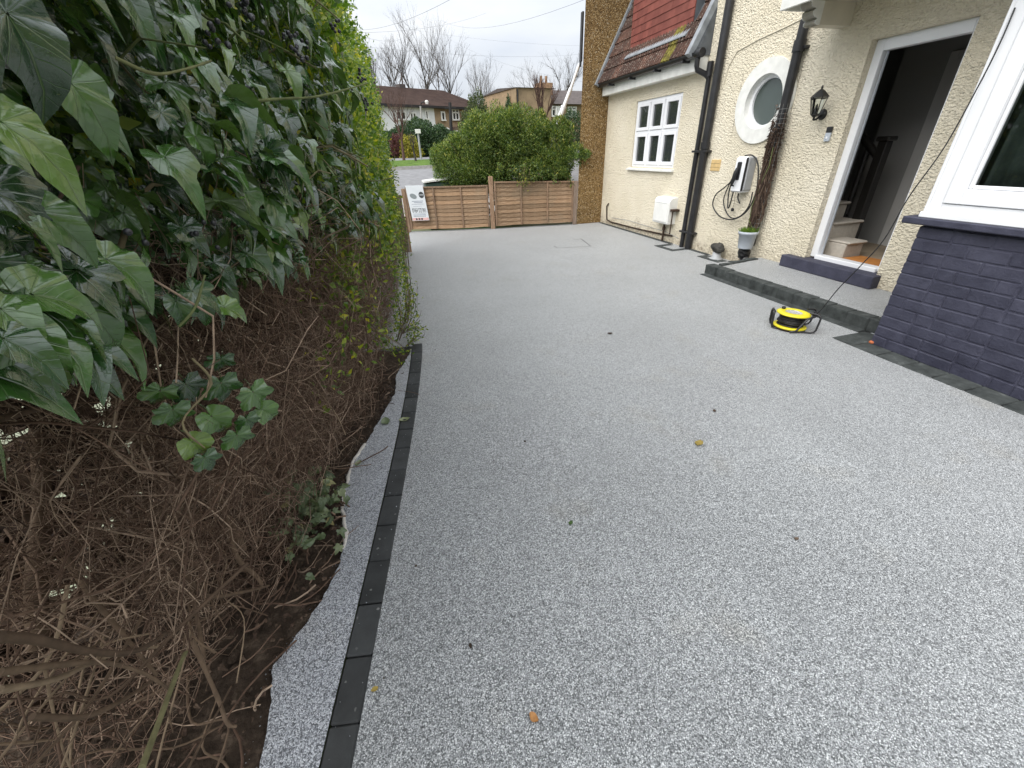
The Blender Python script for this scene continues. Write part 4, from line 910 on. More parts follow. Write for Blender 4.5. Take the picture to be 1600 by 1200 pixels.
MB().lathe([(.095, 0), (.085, .012), (.07, .02), (.066, .07), (.05, .07), (.05, .0)], 20, Matrix.Translation((4.77, 4.87, .004))).build('collar', K['grey_pipe'], sh)
sb = empty('pipe_stub', (4.80, 5.44, 0), label='grey drain pipe stub with a dark stone resting in its mouth', cat='pipe')
MB().lathe([(.10, 0), (.085, .012), (.066, .02), (.062, .10), (.055, .10), (.05, .01)], 20, Matrix.Translation((4.80, 5.44, .004))).build('collar', K['grey_pipe'], sb)
rk = lump(MB(), (4.79, 5.44, .165), .09, 9, 14, (1.0, 1.25, .78), .2).build('stone', K['rock']); tag(rk, 'dark rounded stone resting on a grey pipe stub by the wall', 'stone')

# ------------------------------------------------------------------ cable reel
RC = Vector((3.52, 2.85, 0))
rl = empty('cable_reel', RC, label='yellow and black cable reel lying flat on the drive by the step', cat='cable reel')
Tr = Matrix.Translation(RC)
Tr = Tr @ Matrix.Rotation(R(3), 4, 'Y') @ Matrix.Diagonal((1.07, 1.07, .86, 1))
MB().lathe([(.001, .012), (.115, .012), (.13, .02), (.132, .034), (.115, .038), (.001, .038)], 36, Tr).build('lower_flange', K['yellow'], rl)
MB().lathe([(.085, .004), (.128, .006), (.128, .018), (.085, .018)], 36, Tr).build('foot_ring', K['vine'], rl)
top = MB().lathe([(.066, .160), (.115, .160), (.132, .165), (.132, .176), (.118, .184), (.07, .186), (.066, .180)], 36, Tr, True, False).build('upper_flange', K['yellow'], rl)
MB().lathe([(.001, .160), (.066, .160), (.066, .182), (.06, .178), (.001, .178)], 30, Tr).build('label_disc', K['label'], rl)
MB().lathe([(.001, .184), (.014, .184), (.016, .19), (.016, .208), (.012, .212), (.001, .212)], 14, Tr @ Matrix.Translation((-.02, .095, 0))).build('winding_knob', K['black_pl'], rl)
coil = MB()
for k in range(8):
    for j in range(1):
        z = .046+k*.0145; rad = .092+q.uniform(-.008, .01); n_ = 30; e = q.uniform(-.004, .004)
        coil.tube([Tr @ Vector(((rad+.004*math.sin(3*t+k))*math.cos(t), (rad+.004*math.cos(2*t+k))*math.sin(t), z+e*math.sin(t+k))) for t in [2*math.pi*i/n_ for i in range(n_+1)]], .0075, 6, False)
coil.lathe([(.082, .04), (.082, .16)], 24, Tr, True, False)
coil.build('wound_cable', K['black_rub'], rl, fix=False)
fr = MB()
def P_(x, y, z): return RC + Vector((x, y, z))
ax = Vector((.80, -.60, 0)); ay = Vector((.60, .80, 0))
def Q_(a, b, z): return RC + ax*a + ay*b + Vector((0, 0, z))
for s in (-1, 1):
    b = .115*s
    fr.tube([Q_(.05, b, .010), Q_(.15, b, .010), Q_(.178, b, .018), Q_(.190, b, .04), Q_(.20, b*.9, .14), Q_(.195, b*.85, .165), Q_(.17, b*.7, .176), Q_(.12, b*.5, .178)], .0085, 8)
fr.tube([Q_(.198, -.104, .15), Q_(.205, 0, .152), Q_(.198, .104, .15)], .0085, 8)
fr.tube([Q_(-.145, -.06, .012), Q_(-.16, -.055, .05), Q_(-.165, -.05, .14), Q_(-.16, -.04, .165), Q_(-.162, .04, .165), Q_(-.165, .05, .14), Q_(-.16, .055, .05), Q_(-.145, .06, .012)], .011, 8)
fr.tube([Q_(-.14, -.06, .010), Q_(.15, -.115, .009)], .0075, 6).tube([Q_(-.14, .06, .010), Q_(.15, .115, .009)], .0075, 6)
fr.tube([Q_(-.02, -.15, .010), Q_(.03, -.152, .03), Q_(.07, -.148, .11), Q_(.10, -.13, .145), Q_(.15, -.10, .16), Q_(.20, -.04, .165), Q_(.215, .02, .15)], .0095, 8)
fr.build('tubular_frame', K['black_pl'], rl)
# the cable runs up to the bay
cpts = [RC+Vector((.02, -.09, .10)), gx(1277, 490, 3.62), gx(1310, 451, 3.64), gx(1345, 415, 3.66), gx(1381.5, 374, 3.69), gx(1420, 308, 3.73), gx(1475, 231, 3.77), gx(1530, 132, 3.80), gx(1563, 66, 3.815), gx(1586, 12, 3.83)]
o = loop(cpts, .0042).build('power_cable', K['black_rub'], None, fix=False); tag(o, 'long thin black cable rising from the yellow reel towards the bay window', 'cable')

# loose stones shed along the margin and on the edging
N = 900; y = -.3+3.8*RNG.random(N); u = RNG.random(N); xx = np.where(u < .55, np.array([ex(v) for v in y])-.06*RNG.random(N)**2+.01, np.array([xr(v) for v in y])-.10*RNG.random(N)); zz = np.where(u < .55, -.02, .0075)
oc = (np.array([[1, 0, 0], [0, 1, 0], [-1, 0, 0], [0, -1, 0], [0, 0, .8], [0, 0, -.8]], float), np.array([[0, 1, 4, 4], [1, 2, 4, 4], [2, 3, 4, 4], [3, 0, 4, 4]])[:, :3], np.zeros((6, 2)))
keep = (u < .55) | (RNG.random(N) < .22); xx, y, zz = xx[keep], y[keep], zz[keep]; N = len(y)
o = link('loose_stones', scatter_mesh('loose_stones', oc, np.stack([xx, y, zz], 1), frames(RNG.normal(size=(N, 3)), RNG.normal(size=(N, 3))), .0012+.0018*RNG.random(N)), K['resin2'], None); tag(o, 'tiny loose grey stones shed along the margin and edging blocks', 'stones', kind='stuff')

# ------------------------------------------------------------------ fallen leaves and crumbs on the drive
def curl_leaf(loc, s, a, mat, label, seed):
    q = random.Random(seed); V = []; F = []; n = 7
    for i in range(n):
        t = i/(n-1); w = math.sin(math.pi*min(1, t*.92+.04))**.8*.36
        for k in (-1, -.5, 0, .5, 1): V.append((t-.5, k*w+.05*math.sin(t*5), .10*abs(k)**1.5+.08*(t-.5)**2*4+q.uniform(-.015, .015)))
    F = [(i*5+k, i*5+k+1, (i+1)*5+k+1, (i+1)*5+k) for i in range(n-1) for k in range(4)]
    V = [(x*s, y*s, z*s) for x, y, z in V]
    me = MB().add(V, F, True).mesh('fallen_leaf'); o = link('fallen_leaf', me, mat, None, (loc.x, loc.y, .004), (0, 0, a)); tag(o, label, 'leaf', 'fallen leaves on the drive'); return o
curl_leaf(gz(1092, 694), .062, .6, K['fallen'], 'curled yellow leaf lying alone in the middle of the drive', 1)
curl_leaf(gz(834, 1122), .034, 2.2, K['fallen2'], 'orange brown leaf on the drive nearest the edging end', 2)
curl_leaf(gz(892, 818), .028, 1.0, K['privet'], 'tiny bright green leaf lying on the open drive', 3)
curl_leaf(gz(586, 1078), .024, .3, K['fallen'], 'tiny yellow leaf lying against the charcoal edging blocks', 4)
curl_leaf(gz(1244, 843), .022, .3, K['vine'], 'tiny dark brown leaf crumb on the open drive', 5)
curl_leaf(gz(1116, 643), .03, 1.3, K['vine'], 'small brown leaf crumb beyond the curled yellow leaf', 6)
curl_leaf(gz(953, 522), .05, 0, K['vine'], 'slim brown leaf on the drive level with the cable reel', 7)
curl_leaf(gz(603, 660), .085, 1.9, K['ivy_cut'], 'green ivy leaf lying on the pale margin strip', 8)
curl_leaf(gz(632, 657), .07, .2, K['ivy_cut'], 'green ivy leaf lying across the charcoal edging blocks', 9)
curl_leaf(gz(560, 725), .05, 1.3, K['ivy_cut'], 'yellow green leaf on the ragged lip of the margin strip', 10)
curl_leaf(gz(512, 728+5), .04, 1.3, K['ivy_cut'], 'green leaf scrap at the soil edge below the hedge twigs', 11)
for k, (px, py) in enumerate([(735, 575), (680, 547), (820, 690), (715, 740), (650, 885), (735, 1010), (600, 1060)]):
    p = gz(px, py); lump(MB(), (0, 0, 0), .003+.0018*(k % 3), 70+k, 7, (1, 1.3, .5), .3).build('soil_crumb', K['soil'], None, (p.x, p.y, .004)); tag(bpy.data.objects[-1] if False else col.objects[-1], 'tiny dark soil crumb scattered on the pale drive', 'crumb', 'soil crumbs on the drive')

# ------------------------------------------------------------------ hedge: ivy in front, privet beyond
XS = ([-.8, 0, .3, .7, 1, 1.5, 2, 3, 5, 8.05], [-.56, -.44, -.40, -.34, -.29, -.21, -.15, -.07, .02, .15])
def xs_(y): return np.interp(y, *XS)
def zbot(y): return 1.36-.055*np.asarray(y)
GE = ([-1.6, .3, .7, 1.0, 1.23, 1.56, 2.1, 2.54, 3.09, 3.6, 5, 8], [-1.15, -1.05, -.98, -.93, -.80, -.66, -.56, -.40, -.31, -.24, -.08, .06])
def ge_(y): return np.interp(y, *GE)
# --- ivy leaf shapes: rings round the stalk point, palmate outline
def ivy_leaf(kind, seed, nt=40, rings=(.04, .36, .70, 1.0), stalk=True):
    TH, RR = (([0, 12, 30, 50, 75, 105, 140, 165, 180], [1, .85, .66, .585, .53, .47, .40, .30, .10]), ([0, 12, 28, 38, 52, 75, 105, 135, 162, 180], [1, .80, .58, .57, .64, .53, .45, .42, .31, .08]), ([0, 10, 24, 34, 52, 66, 82, 108, 130, 160, 180], [1, .82, .55, .50, .74, .60, .44, .56, .40, .27, .08]))[kind]
    q = random.Random(seed); ph = [q.uniform(0, 6.28) for _ in range(5)]; fold = q.uniform(.15, .6); droop = q.uniform(.3, .85); wav = q.uniform(.03, .10); V = []; UV = []
    for rho in rings:
        for k in range(nt+1):
            th = -180+360*k/nt; a = abs(th); f = float(np.interp(a, TH, RR)); t = R(th); r_ = f*rho*(1+.03*math.sin(5*t+ph[0]))
            x, y = r_*math.cos(t), r_*math.sin(t)*(.84, .95, 1.0)[kind]
            z = fold*abs(y)*1.1 - droop*max(x, 0)**2 - .25*max(-x, 0)**1.5 + wav*rho**2*math.sin(4*t+ph[1]) + .6*wav*rho**2*math.sin(9*t+ph[2]) - .35*y*y + .3*math.sin(ph[3])*y*max(x, 0) - .9*max(x-.62, 0)**1.6
            V.append((x, y, z)); UV.append((x, y))
    n = nt+1; Fq = [(i*n+k, (i+1)*n+k, (i+1)*n+k+1, i*n+k+1) for i in range(len(rings)-1) for k in range(nt)]
    if stalk:
        b = len(V)
        for i in range(5):
            t = i/4; c = (-.62*t, .05*math.sin(3*t), -.10*t+.30*t*t)
            for k in range(3): V.append((c[0], c[1]+.013*math.cos(2.094*k), c[2]+.013*math.sin(2.094*k)-.012)); UV.append((.001, 0))
        Fq += [(b+i*3+k, b+i*3+(k+1) % 3, b+(i+1)*3+(k+1) % 3, b+(i+1)*3+k) for i in range(4) for k in range(3)]
    return np.array(V), np.array(Fq), np.array(UV)
LEAF = [ivy_leaf(0, 1), ivy_leaf(0, 4), ivy_leaf(1, 2), ivy_leaf(2, 3), ivy_leaf(1, 9), ivy_leaf(0, 12)]
LITE = [ivy_leaf(k, s_, 12, (.05, .6, 1.0), False) for k, s_ in ((0, 1), (0, 4), (1, 2), (2, 3), (1, 9), (0, 12))]

ivy = empty('ivy', (-.5, 1.2, 0), label='dark glossy ivy with large drooping leaves covering the near hedge top', cat='ivy')
def ivy_field(N, y0, y1, depth, pw, zlo=None, zhi=2.65):
    y = y0+(y1-y0)*RNG.random(N)**pw; zb_ = zbot(y)
    z = zb_+(zhi-zb_)*RNG.random(N)
    # outer face bulges; the underside curls in
    u = (z-zb_); inset = .10*np.exp(-u/.10)
    x = xs_(y) - inset - depth*RNG.random(N)**1.4 + .05*np.sin(y*6+z*5)+.045*np.sin(z*11-y*3)+.03*np.sin(y*15+z*4)
    return np.stack([x, y, z], 1)
def ivy_orient(N, outj=.55):
    nrm = np.stack([.45+outj*RNG.normal(0, .45, N), -.20+outj*RNG.normal(0, .55, N), 1.0+outj*RNG.normal(0, .35, N)], 1)
    tip = np.stack([.75+RNG.normal(0, .30, N), .05+RNG.normal(0, .50, N), -.62+RNG.normal(0, .25, N)], 1)
    return frames(tip, nrm)
# deeper and farther leaves: one mass
pos = ivy_field(7000, -.5, 3.3, .46, 1.0); N = len(pos); rot = ivy_orient(N, .9)
yt = 1.35+(2.6-pos[:, 2])*.95; keep = ~(RNG.random(N) < (pos[:, 1]-yt)/.9); pos, rot = pos[keep], rot[keep]; N = len(pos)
dist = np.linalg.norm(pos-np.array(CAM), axis=1); ok = dist > .62; pos, rot, dist = pos[ok], rot[ok], dist[ok]; N = len(pos)
sc_l = np.clip(.036+.034*RNG.random(N)-.005*np.maximum(pos[:, 1]-.8, 0), .024, .07)
grp = RNG.integers(0, 6, N)
near = dist < 1.5
for k in range(6):
    for lod, sel in ((LEAF, near), (LITE, ~near)):
        s = (grp == k) & sel
        if s.sum(): o = link('leaf_mass', scatter_mesh('leaf_mass', lod[k], pos[s], rot[s], sc_l[s]), K['ivy'], ivy); o['kind'] = 'stuff'
# the 300 largest front leaves, each its own piece
LM = []
for k, (V, Fq, UV) in enumerate(LEAF):
    luv = np.zeros((len(V), 3)); luv[:, :2] = UV; LM.append(np_mesh('leaf', V, Fq, True, {'rnd': ('FLOAT', np.zeros(len(V))), 'luv': ('FLOAT_VECTOR', luv)})); LM[-1].materials.append(K['ivy'])
def place_leaf(p, Rm, s, k, parent=ivy, nm='leaf'):
    o = bpy.data.objects.new(nm, LM[k]); col.objects.link(o); mw = Matrix([list(Rm[i])+[0] for i in range(3)]+[[0, 0, 0, 1]]); mw = Matrix.Translation(Vector(p)) @ mw @ Matrix.Scale(s, 4)
    o.matrix_basis = mw; o.parent = parent; o.matrix_parent_inverse = wmat(parent).inverted(); return o
cand = ivy_field(900, .12, 2.2, .06, 1.4); d = np.linalg.norm(cand-np.array(CAM), axis=1); cand = cand[d > .62][:268]
rots = ivy_orient(len(cand), .6)
for i, p in enumerate(cand):
    place_leaf(p+np.array([.02, 0, 0]), rots[i], float(np.clip(.044+.036*RNG.random()-.006*max(p[1]-.8, 0), .034, .08)), int(RNG.choice([0, 1, 2, 4, 5, 5, 0])))
# fringe of leaves hanging at the lower edge, and the small sprig below it
def at_leaf(px, py, dist_, size, tipdir, nrmdir, k):
    dd = ray(px, py).normalized(); p = CAM + dd*dist_; Rm = frames(np.array([tipdir], float), np.array([nrmdir], float))[0]; place_leaf(p, Rm, size, k)
HANG = [(130, 480, 0.74, 0.068, (.35, .1, -.8), (.5, -.6, .7), 1), (20, 520, 0.64, 0.071, (.3, -.1, -.9), (.6, -.7, .4), 0), (165, 405, 0.78, 0.068, (.6, .15, -.55), (.3, -.4, .9), 0), (300, 455, 0.90, 0.053, (.5, .1, -.5), (.3, -.6, .7), 3), (312, 470, 0.92, 0.050, (.1, -.1, -.9), (.5, -.7, .4), 2), (350, 480, 0.94, 0.047, (.7, .3, -.4), (.2, -.6, .8), 2), (275, 470, 0.89, 0.044, (.1, -.2, -.9), (.6, -.7, .3), 0),
        (60, 330, 0.70, 0.059, (.5, .1, -.6), (.3, -.6, .7), 0), (110, 130, 0.78, 0.071, (.4, .1, -.8), (.5, -.6, .6), 1), (10, 20, 0.64, 0.071, (.2, .1, -.9), (.7, -.6, .4), 0), (0, 190, 0.64, 0.065, (.6, .1, -.5), (.2, -.4, .9), 1),
        (290, 600, 0.98, 0.056, (.1, .2, -.9), (.5, -.8, .3), 3), (345, 598, 1.02, 0.064, (-.1, .1, -.9), (.5, -.8, .3), 3), (395, 612, 1.04, 0.064, (.2, .1, -.9), (.5, -.8, .3), 3), (270, 640, 0.97, 0.056, (-.2, .1, -.8), (.5, -.8, .3), 3), (330, 650, 1.00, 0.064, (.3, .1, -.9), (.5, -.8, .3), 2), (300, 690, 1.00, 0.059, (.2, .1, -.9), (.5, -.8, .3), 2), (370, 680, 1.04, 0.056, (-.1, .1, -.9), (.5, -.8, .3), 3), (320, 715, 1.02, 0.046, (.1, .1, -.9), (.5, -.8, .3), 3), (410, 640, 1.07, 0.056, (.4, .2, -.7), (.5, -.8, .3), 2), (250, 610, 0.96, 0.051, (-.4, .1, -.7), (.5, -.8, .3), 3), (385, 655, 1.05, 0.046, (.0, .1, -.9), (.5, -.8, .3), 3), (345, 560, 1.00, 0.046, (-.3, .1, -.7), (.5, -.8, .3), 3)]
for a in HANG: at_leaf(*a)
# ivy stems and stalks
q = random.Random(21); P = []; Rd = []
for k in range(90):
    y = q.uniform(.1, 2.6); z = q.uniform(float(zbot(y)), 2.5); b = Vector((float(xs_(y))-.14, y, z)); d = Vector((q.uniform(.3, 1), q.uniform(-.9, .9), q.uniform(-.4, .5))).normalized()*q.uniform(.12, .32)
    P.append([b+d*t+Vector((0, 0, .05*math.sin(t*3)+q.uniform(-.01, .01))) for t in (0, .2, .4, .6, .8, 1)]); r0 = q.uniform(.002, .005); Rd.append([r0*(1-.5*t) for t in (0, .2, .4, .6, .8, 1)])
P = np.array([[tuple(v) for v in p] for p in P]); dmin = np.min(np.linalg.norm(P-np.array(CAM), axis=2), axis=1); s = dmin > .62
o = link('fine_stems', tubes_np('fine_stems', P[s], np.array(Rd)[s], 6), K['stem'], ivy); o['kind'] = 'stuff'
def cr(pts, r0, r1, mat, nm, parent):
    P = []; pts = [Vector(p) for p in pts]; n = len(pts)
    for i in range(n-1):
        p0, p1, p2, p3 = pts[max(i-1, 0)], pts[i], pts[i+1], pts[min(i+2, n-1)]
        for k in range(5):
            t = k/5; P.append(.5*((2*p1)+(-p0+p2)*t+(2*p0-5*p1+4*p2-p3)*t*t+(-p0+3*p1-3*p2+p3)*t**3))
    P.append(pts[-1]); m = len(P); return MB().tube(P, [r0+(r1-r0)*i/(m-1)+.0006*q.uniform(-1, 1) for i in range(m)], 7).build(nm, K[mat], parent, fix=False)
def rp_(px, py, d): return CAM + ray(px, py).normalized()*d
cr([rp_(330, 165, 1.05), rp_(430, 155, 1.1), rp_(500, 150, 1.2), rp_(575, 130, 1.35)], .0032, .0015, 'stem', 'stem', ivy)
cr([rp_(180, 90, .85), rp_(240, 115, .86), rp_(290, 108, .9), rp_(330, 95, .95)], .0026, .0015, 'stem', 'stem', ivy)
cr([rp_(30, 470, .88), rp_(80, 450, .88), rp_(130, 430, .9), rp_(160, 405, .92)], .0025, .002, 'stem', 'stem', ivy)
cr([rp_(320, 430, .82), rp_(305, 480, .8), rp_(280, 510, .8)], .002, .002, 'stem', 'stem', ivy)
cr([rp_(300, 560, .9), rp_(330, 600, .9), rp_(285, 660, .88), rp_(320, 700, .9)], .002, .0015, 'stem', 'stem', ivy)
# berry clusters
B0 = MB().lathe([(.0005, -.5), (.3, -.42), (.48, -.15), (.5, .1), (.38, .36), (.15, .47), (.12, .52), (.0005, .52)], 10); bme = B0.mesh('berry'); bme.materials.append(K['berry'])
for px, py, d, n in ((385, 20, 1.0, 14), (330, 50, .95, 5), (345, 70, .95, 4), (470, 85, 1.25, 12), (445, 60, 1.2, 8), (210, 380, .7, 2), (315, 360, .85, 5), (560, 115, 1.7, 10), (575, 160, 1.9, 10), (520, 40, 1.5, 8)):
    c = rp_(px, py, d)
    for k in range(n):
        o = link('berry', bme, None, ivy, c+Vector((q.gauss(0, .011), q.gauss(0, .011), q.gauss(0, .011))), (q.uniform(0, 3), q.uniform(0, 3), 0)); s = q.uniform(.007, .0095); o.scale = (s, s, s)

# --- privet hedge: leaves, twigs, branches, trunks
pv = empty('privet_hedge', (-.4, 4, 0), label='tall privet hedge with yellow green leaves above bare brown twigs', cat='hedge')
plf = (np.array([[0, 0, 0], [.35, .23, .06], [.7, .20, .05], [1, 0, -.08], [.7, -.20, .05], [.35, -.23, .06], [.5, 0, 0]]), np.array([[0, 6, 1, 1], [0, 5, 6, 6]]), None)
pv_base = (np.array([[0, 0, 0], [.5, .24, .07], [.5, 0, 0], [1, 0, -.10], [.5, -.24, .07]]), np.array([[0, 2, 3, 1], [0, 4, 3, 2]]), np.zeros((5, 2)))
def privet_field(N, y0, y1, depth, zlo, zhi, pw=1.0):
    y = y0+(y1-y0)*RNG.random(N)**pw; zb_ = zbot(y)*0+zlo; z = zb_+(zhi-zb_)*RNG.random(N)
    x = xs_(y) - .055*(z-1.1) - depth*RNG.random(N)**1.7 + .05*np.sin(y*5+z*4)+.04*np.sin(z*9-y*7)+.03*RNG.normal(size=N)
    return np.stack([x, y, z], 1)
def rand_orient(N, up=.4, out=.5):
    nrm = RNG.normal(size=(N, 3))*.6+np.array([out, -.3, up]); tip = RNG.normal(size=(N, 3))*.7+np.array([.3, 0, .2]); return frames(tip, nrm)
pos = np.concatenate([privet_field(30000, 2.0, 8.0, .30, 1.0, 2.65, 1.15), privet_field(1500, 4.0, 8.0, .16, .45, 1.0, .7), privet_field(14000, .3, 2.6, .40, 1.45, 2.65, .7), privet_field(1300, 1.7, 4.5, .06, .55, 1.35)])
keep = RNG.random(len(pos)) < np.clip((pos[:, 2]-.3)/.9+.3, 0, 1); pos = pos[keep]
# the near leaves stay inside the ivy
yt = 1.35+(2.6-pos[:, 2])*.95; m_ = pos[:, 1] < yt; pos[m_, 0] -= .04+.14*np.clip(yt[m_]-pos[m_, 1], 0, 1)
# end cap of the hedge towards the fence
ec = np.stack([xs_(8.0)-.75*RNG.random(3000), 7.9+.15*RNG.random(3000), .6+2.05*RNG.random(3000)], 1); pos = np.concatenate([pos, ec])
tp = privet_field(5000, .2, 8.0, .8, 2.5, 2.72); tp[:, 2] = 2.62+.12*RNG.random(5000); pos = np.concatenate([pos, tp]); N = len(pos)
o = link('leaf_mass', scatter_mesh('leaf_mass', pv_base, pos, rand_orient(N), .024+.024*RNG.random(N)), K['privet'], pv); o['kind'] = 'stuff'
# shoots low on the drive side
q = random.Random(31); P = []; Rd = []; LP = []; LT = []
SH = [((-.10, 3.75, .05), (.02, 3.70, .55)), ((-.06, 3.9, .05), (.06, 3.75, .42)), ((0, 4.3, .05), (.10, 4.2, .75)), ((-.02, 4.1, .0), (.10, 3.95, .30)), ((.0, 4.8, .0), (.13, 4.7, .9)), ((.02, 5.4, 0), (.13, 5.3, .8)), ((.05, 6.2, 0), (.16, 6.0, .85)), ((.08, 7, 0), (.19, 6.9, .8)), ((-.12, 3.6, .1), (.0, 3.5, .6)), ((-.05, 3.7, .0), (.12, 3.62, .22)), ((.0, 4.5, 0), (.14, 4.4, .4)), ((-.25, 2.9, .5), (-.03, 3.3, .15)), ((-.35, 2.2, 1.0), (-.12, 3.2, .25)), ((.08, 7.5, 0), (.22, 7.4, .7))]
for a, b in SH:
    a, b = Vector(a), Vector(b)
    for r_ in range(4):
        bb = b+Vector((q.uniform(-.08, .05), q.uniform(-.25, .25), q.uniform(-.15, .12))); path = [a.lerp(bb, t)+Vector((.04*math.sin(3*t), .02*math.sin(5*t+r_), 0)) for t in np.linspace(0, 1, 7)]
        P.append(path); Rd.append([.0035*(1-.6*t) for t in np.linspace(0, 1, 7)])
        for k in range(26):
            t = q.uniform(.25, 1); LP.append(a.lerp(bb, t)+Vector((q.gauss(0, .022), q.gauss(0, .022), q.gauss(0, .02)))); LT.append((q.gauss(.2, .6), q.gauss(0, .6), q.gauss(.2, .5)))
o = link('shoot_stems', tubes_np('shoot_stems', np.array([[tuple(v) for v in p] for p in P]), np.array(Rd), 4), K['branch'], pv); o['kind'] = 'stuff'
LP = np.array([tuple(v) for v in LP]); N = len(LP); o = link('shoot_leaves', scatter_mesh('shoot_leaves', pv_base, LP, frames(np.array(LT), RNG.normal(size=(N, 3))+np.array([.3, -.3, .8])), .022+.016*RNG.random(N)), K['privet'], pv); o['kind'] = 'stuff'
# dry twigs filling the lower half
def twig_field(N, y0, y1, pw, dens_depth, rmin, rmax, lmin, lmax, m=7, vert=.5, zmax=1.0, zmin=0.0):
    y = y0+(y1-y0)*RNG.random(N)**pw; f = zmin+RNG.random(N)*(zmax-zmin); zt = zbot(y)+.12; z = .0+f*zt
    xf = ge_(y)*(1-f)+(xs_(y)-.07)*f + .05*np.sin(math.pi*f)      # front face of the twig zone
    x = xf - dens_depth*RNG.random(N)**1.5
    p0 = np.stack([x, y, z], 1)
    d = RNG.normal(size=(N, 3)); d[:, 2] += vert*np.sign(RNG.normal(size=N))*2; d[:, 0] += .25; d /= np.linalg.norm(d, axis=1, keepdims=True)
    L = lmin+(lmax-lmin)*RNG.random(N)**1.5; bend = RNG.normal(size=(N, 3))*.9; t = np.linspace(-.5, .5, m)
    path = p0[:, None, :] + d[:, None, :]*(L[:, None]*t)[:, :, None] + bend[:, None, :]*(L[:, None]*(t**2-.08))[:, :, None] + RNG.normal(size=(N, m, 3))*(L*.022)[:, None, None]
    # keep twigs behind the front face and above ground
    path[:, :, 2] = np.maximum(path[:, :, 2], -.01)
    fz = np.clip(path[:, :, 2]/zt[:, None], 0, 1); xm = ge_(path[:, :, 1])*(1-fz)+xs_(path[:, :, 1])*fz+.05
    path[:, :, 0] = np.minimum(path[:, :, 0], xm+.03*RNG.random((N, 1)))
    r0 = rmin+(rmax-rmin)*RNG.random(N)**2.5; rad = r0[:, None]*np.linspace(1, .45, m)[None]
    ok = np.min(np.linalg.norm(path-np.array(CAM), axis=2), axis=1) > .82
    return path[ok], rad[ok]
p1, r1 = twig_field(11500, .85, 6.5, 1.6, .46, .0007, .0024, .10, .45)
p2, r2 = twig_field(2000, -.4, 1.1, 1.0, .80, .0008, .0028, .12, .55, zmin=.30)
p2[:, :, 0] -= .16; pb, rb = twig_field(900, -.2, 1.5, 1.0, .5, .0010, .0034, .2, .6, zmax=.25); p2 = np.concatenate([p2, pb]); r2 = np.concatenate([r2, rb])
p3, r3 = twig_field(700, .6, 3.4, 1.0, .22, .0014, .0042, .25, .8)
path = np.concatenate([p1, p2, p3]); rad = np.concatenate([r1, r2, r3])
mn = path.mean(axis=1); thin = (mn[:, 1] < 1.35) & (mn[:, 2] < .55) & (RNG.random(len(mn)) > .22); path, rad = path[~thin], rad[~thin]
o = link('twig_mass', tubes_np('twig_mass', path, rad, 3), K['twig'], pv); o['kind'] = 'stuff'
# backing leaves added to block light; lower mass coloured dark for shaded gaps
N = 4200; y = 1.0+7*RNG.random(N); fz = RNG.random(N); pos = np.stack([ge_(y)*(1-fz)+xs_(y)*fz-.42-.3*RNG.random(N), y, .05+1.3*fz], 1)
o = link('light_block_leaves', scatter_mesh('light_block_leaves', LITE[0], pos, rand_orient(N), .07+.04*RNG.random(N)), K['vine'], pv); o['kind'] = 'stuff'
N = 4200; y = -.5+9*RNG.random(N); pos = np.stack([xs_(y)-.50-.35*RNG.random(N), y, zbot(np.clip(y, 0, 8))-.05+1.3*RNG.random(N)], 1)
o = link('light_block_leaves', scatter_mesh('light_block_leaves', LITE[1], pos, rand_orient(N), .09+.05*RNG.random(N)), K['ivy'], pv); o['kind'] = 'stuff'
# trunks and long bare branches in the near corner, one object each
def bpx(L_, r0, r1, nm='branch', mat='branch'): cr([gx(px, py, x) for px, py, x in L_], r0, r1, mat, nm, pv)
bpx([(60, 1010, -.95), (55, 900, -.93), (65, 780, -.92), (58, 640, -.90), (70, 520, -.85)], .022, .013, 'trunk')
bpx([(380, 860, -.72), (330, 740, -.75), (300, 640, -.75), (280, 560, -.75)], .014, .008, 'trunk')
bpx([(0, 995, -.62), (60, 1000, -.62), (140, 1018, -.62), (210, 1018, -.62), (260, 990, -.63)], .008, .004)
bpx([(0, 1050, -.66), (80, 1040, -.66), (160, 1035, -.66), (220, 1050, -.66), (262, 1075, -.66)], .006, .003)
bpx([(0, 1078, -.68), (90, 1060, -.68), (170, 1025, -.70), (250, 1010, -.72)], .006, .003)
bpx([(50, 1120, -.68), (130, 1120, -.68), (190, 1095, -.68), (240, 1062, -.70)], .006, .0035)
bpx([(222, 1199, -.60), (255, 1110, -.62), (285, 1030, -.64), (292, 1018, -.64)], .0065, .004, 'branch', 'stem')
bpx([(100, 870, -.80), (150, 940, -.76), (200, 1000, -.72), (245, 1055, -.70)], .007, .003)
bpx([(0, 655, -.62), (70, 635, -.64), (140, 612, -.66), (200, 600, -.66), (240, 585, -.66)], .006, .004)
bpx([(100, 600, -.7), (160, 585, -.7), (210, 575, -.7), (235, 590, -.7)], .005, .003)
bpx([(270, 870, -.7), (320, 930, -.70), (380, 925, -.68), (420, 915, -.66)], .008, .004)
bpx([(350, 800, -.7), (370, 870, -.68), (400, 900, -.66), (410, 915, -.64)], .009, .006)
bpx([(265, 820, -.8), (290, 880, -.76), (305, 950, -.74), (320, 1030, -.70)], .007, .005)
bpx([(420, 690, -.62), (455, 640, -.5), (500, 600, -.4), (540, 625, -.32)], .004, .002)
bpx([(380, 590, -.66), (470, 590, -.5), (520, 640, -.38), (540, 680, -.34)], .004, .002)
bpx([(300, 1000, -.7), (340, 1090, -.66), (355, 1130, -.64), (370, 1135, -.62)], .006, .004)
q = random.Random(77)
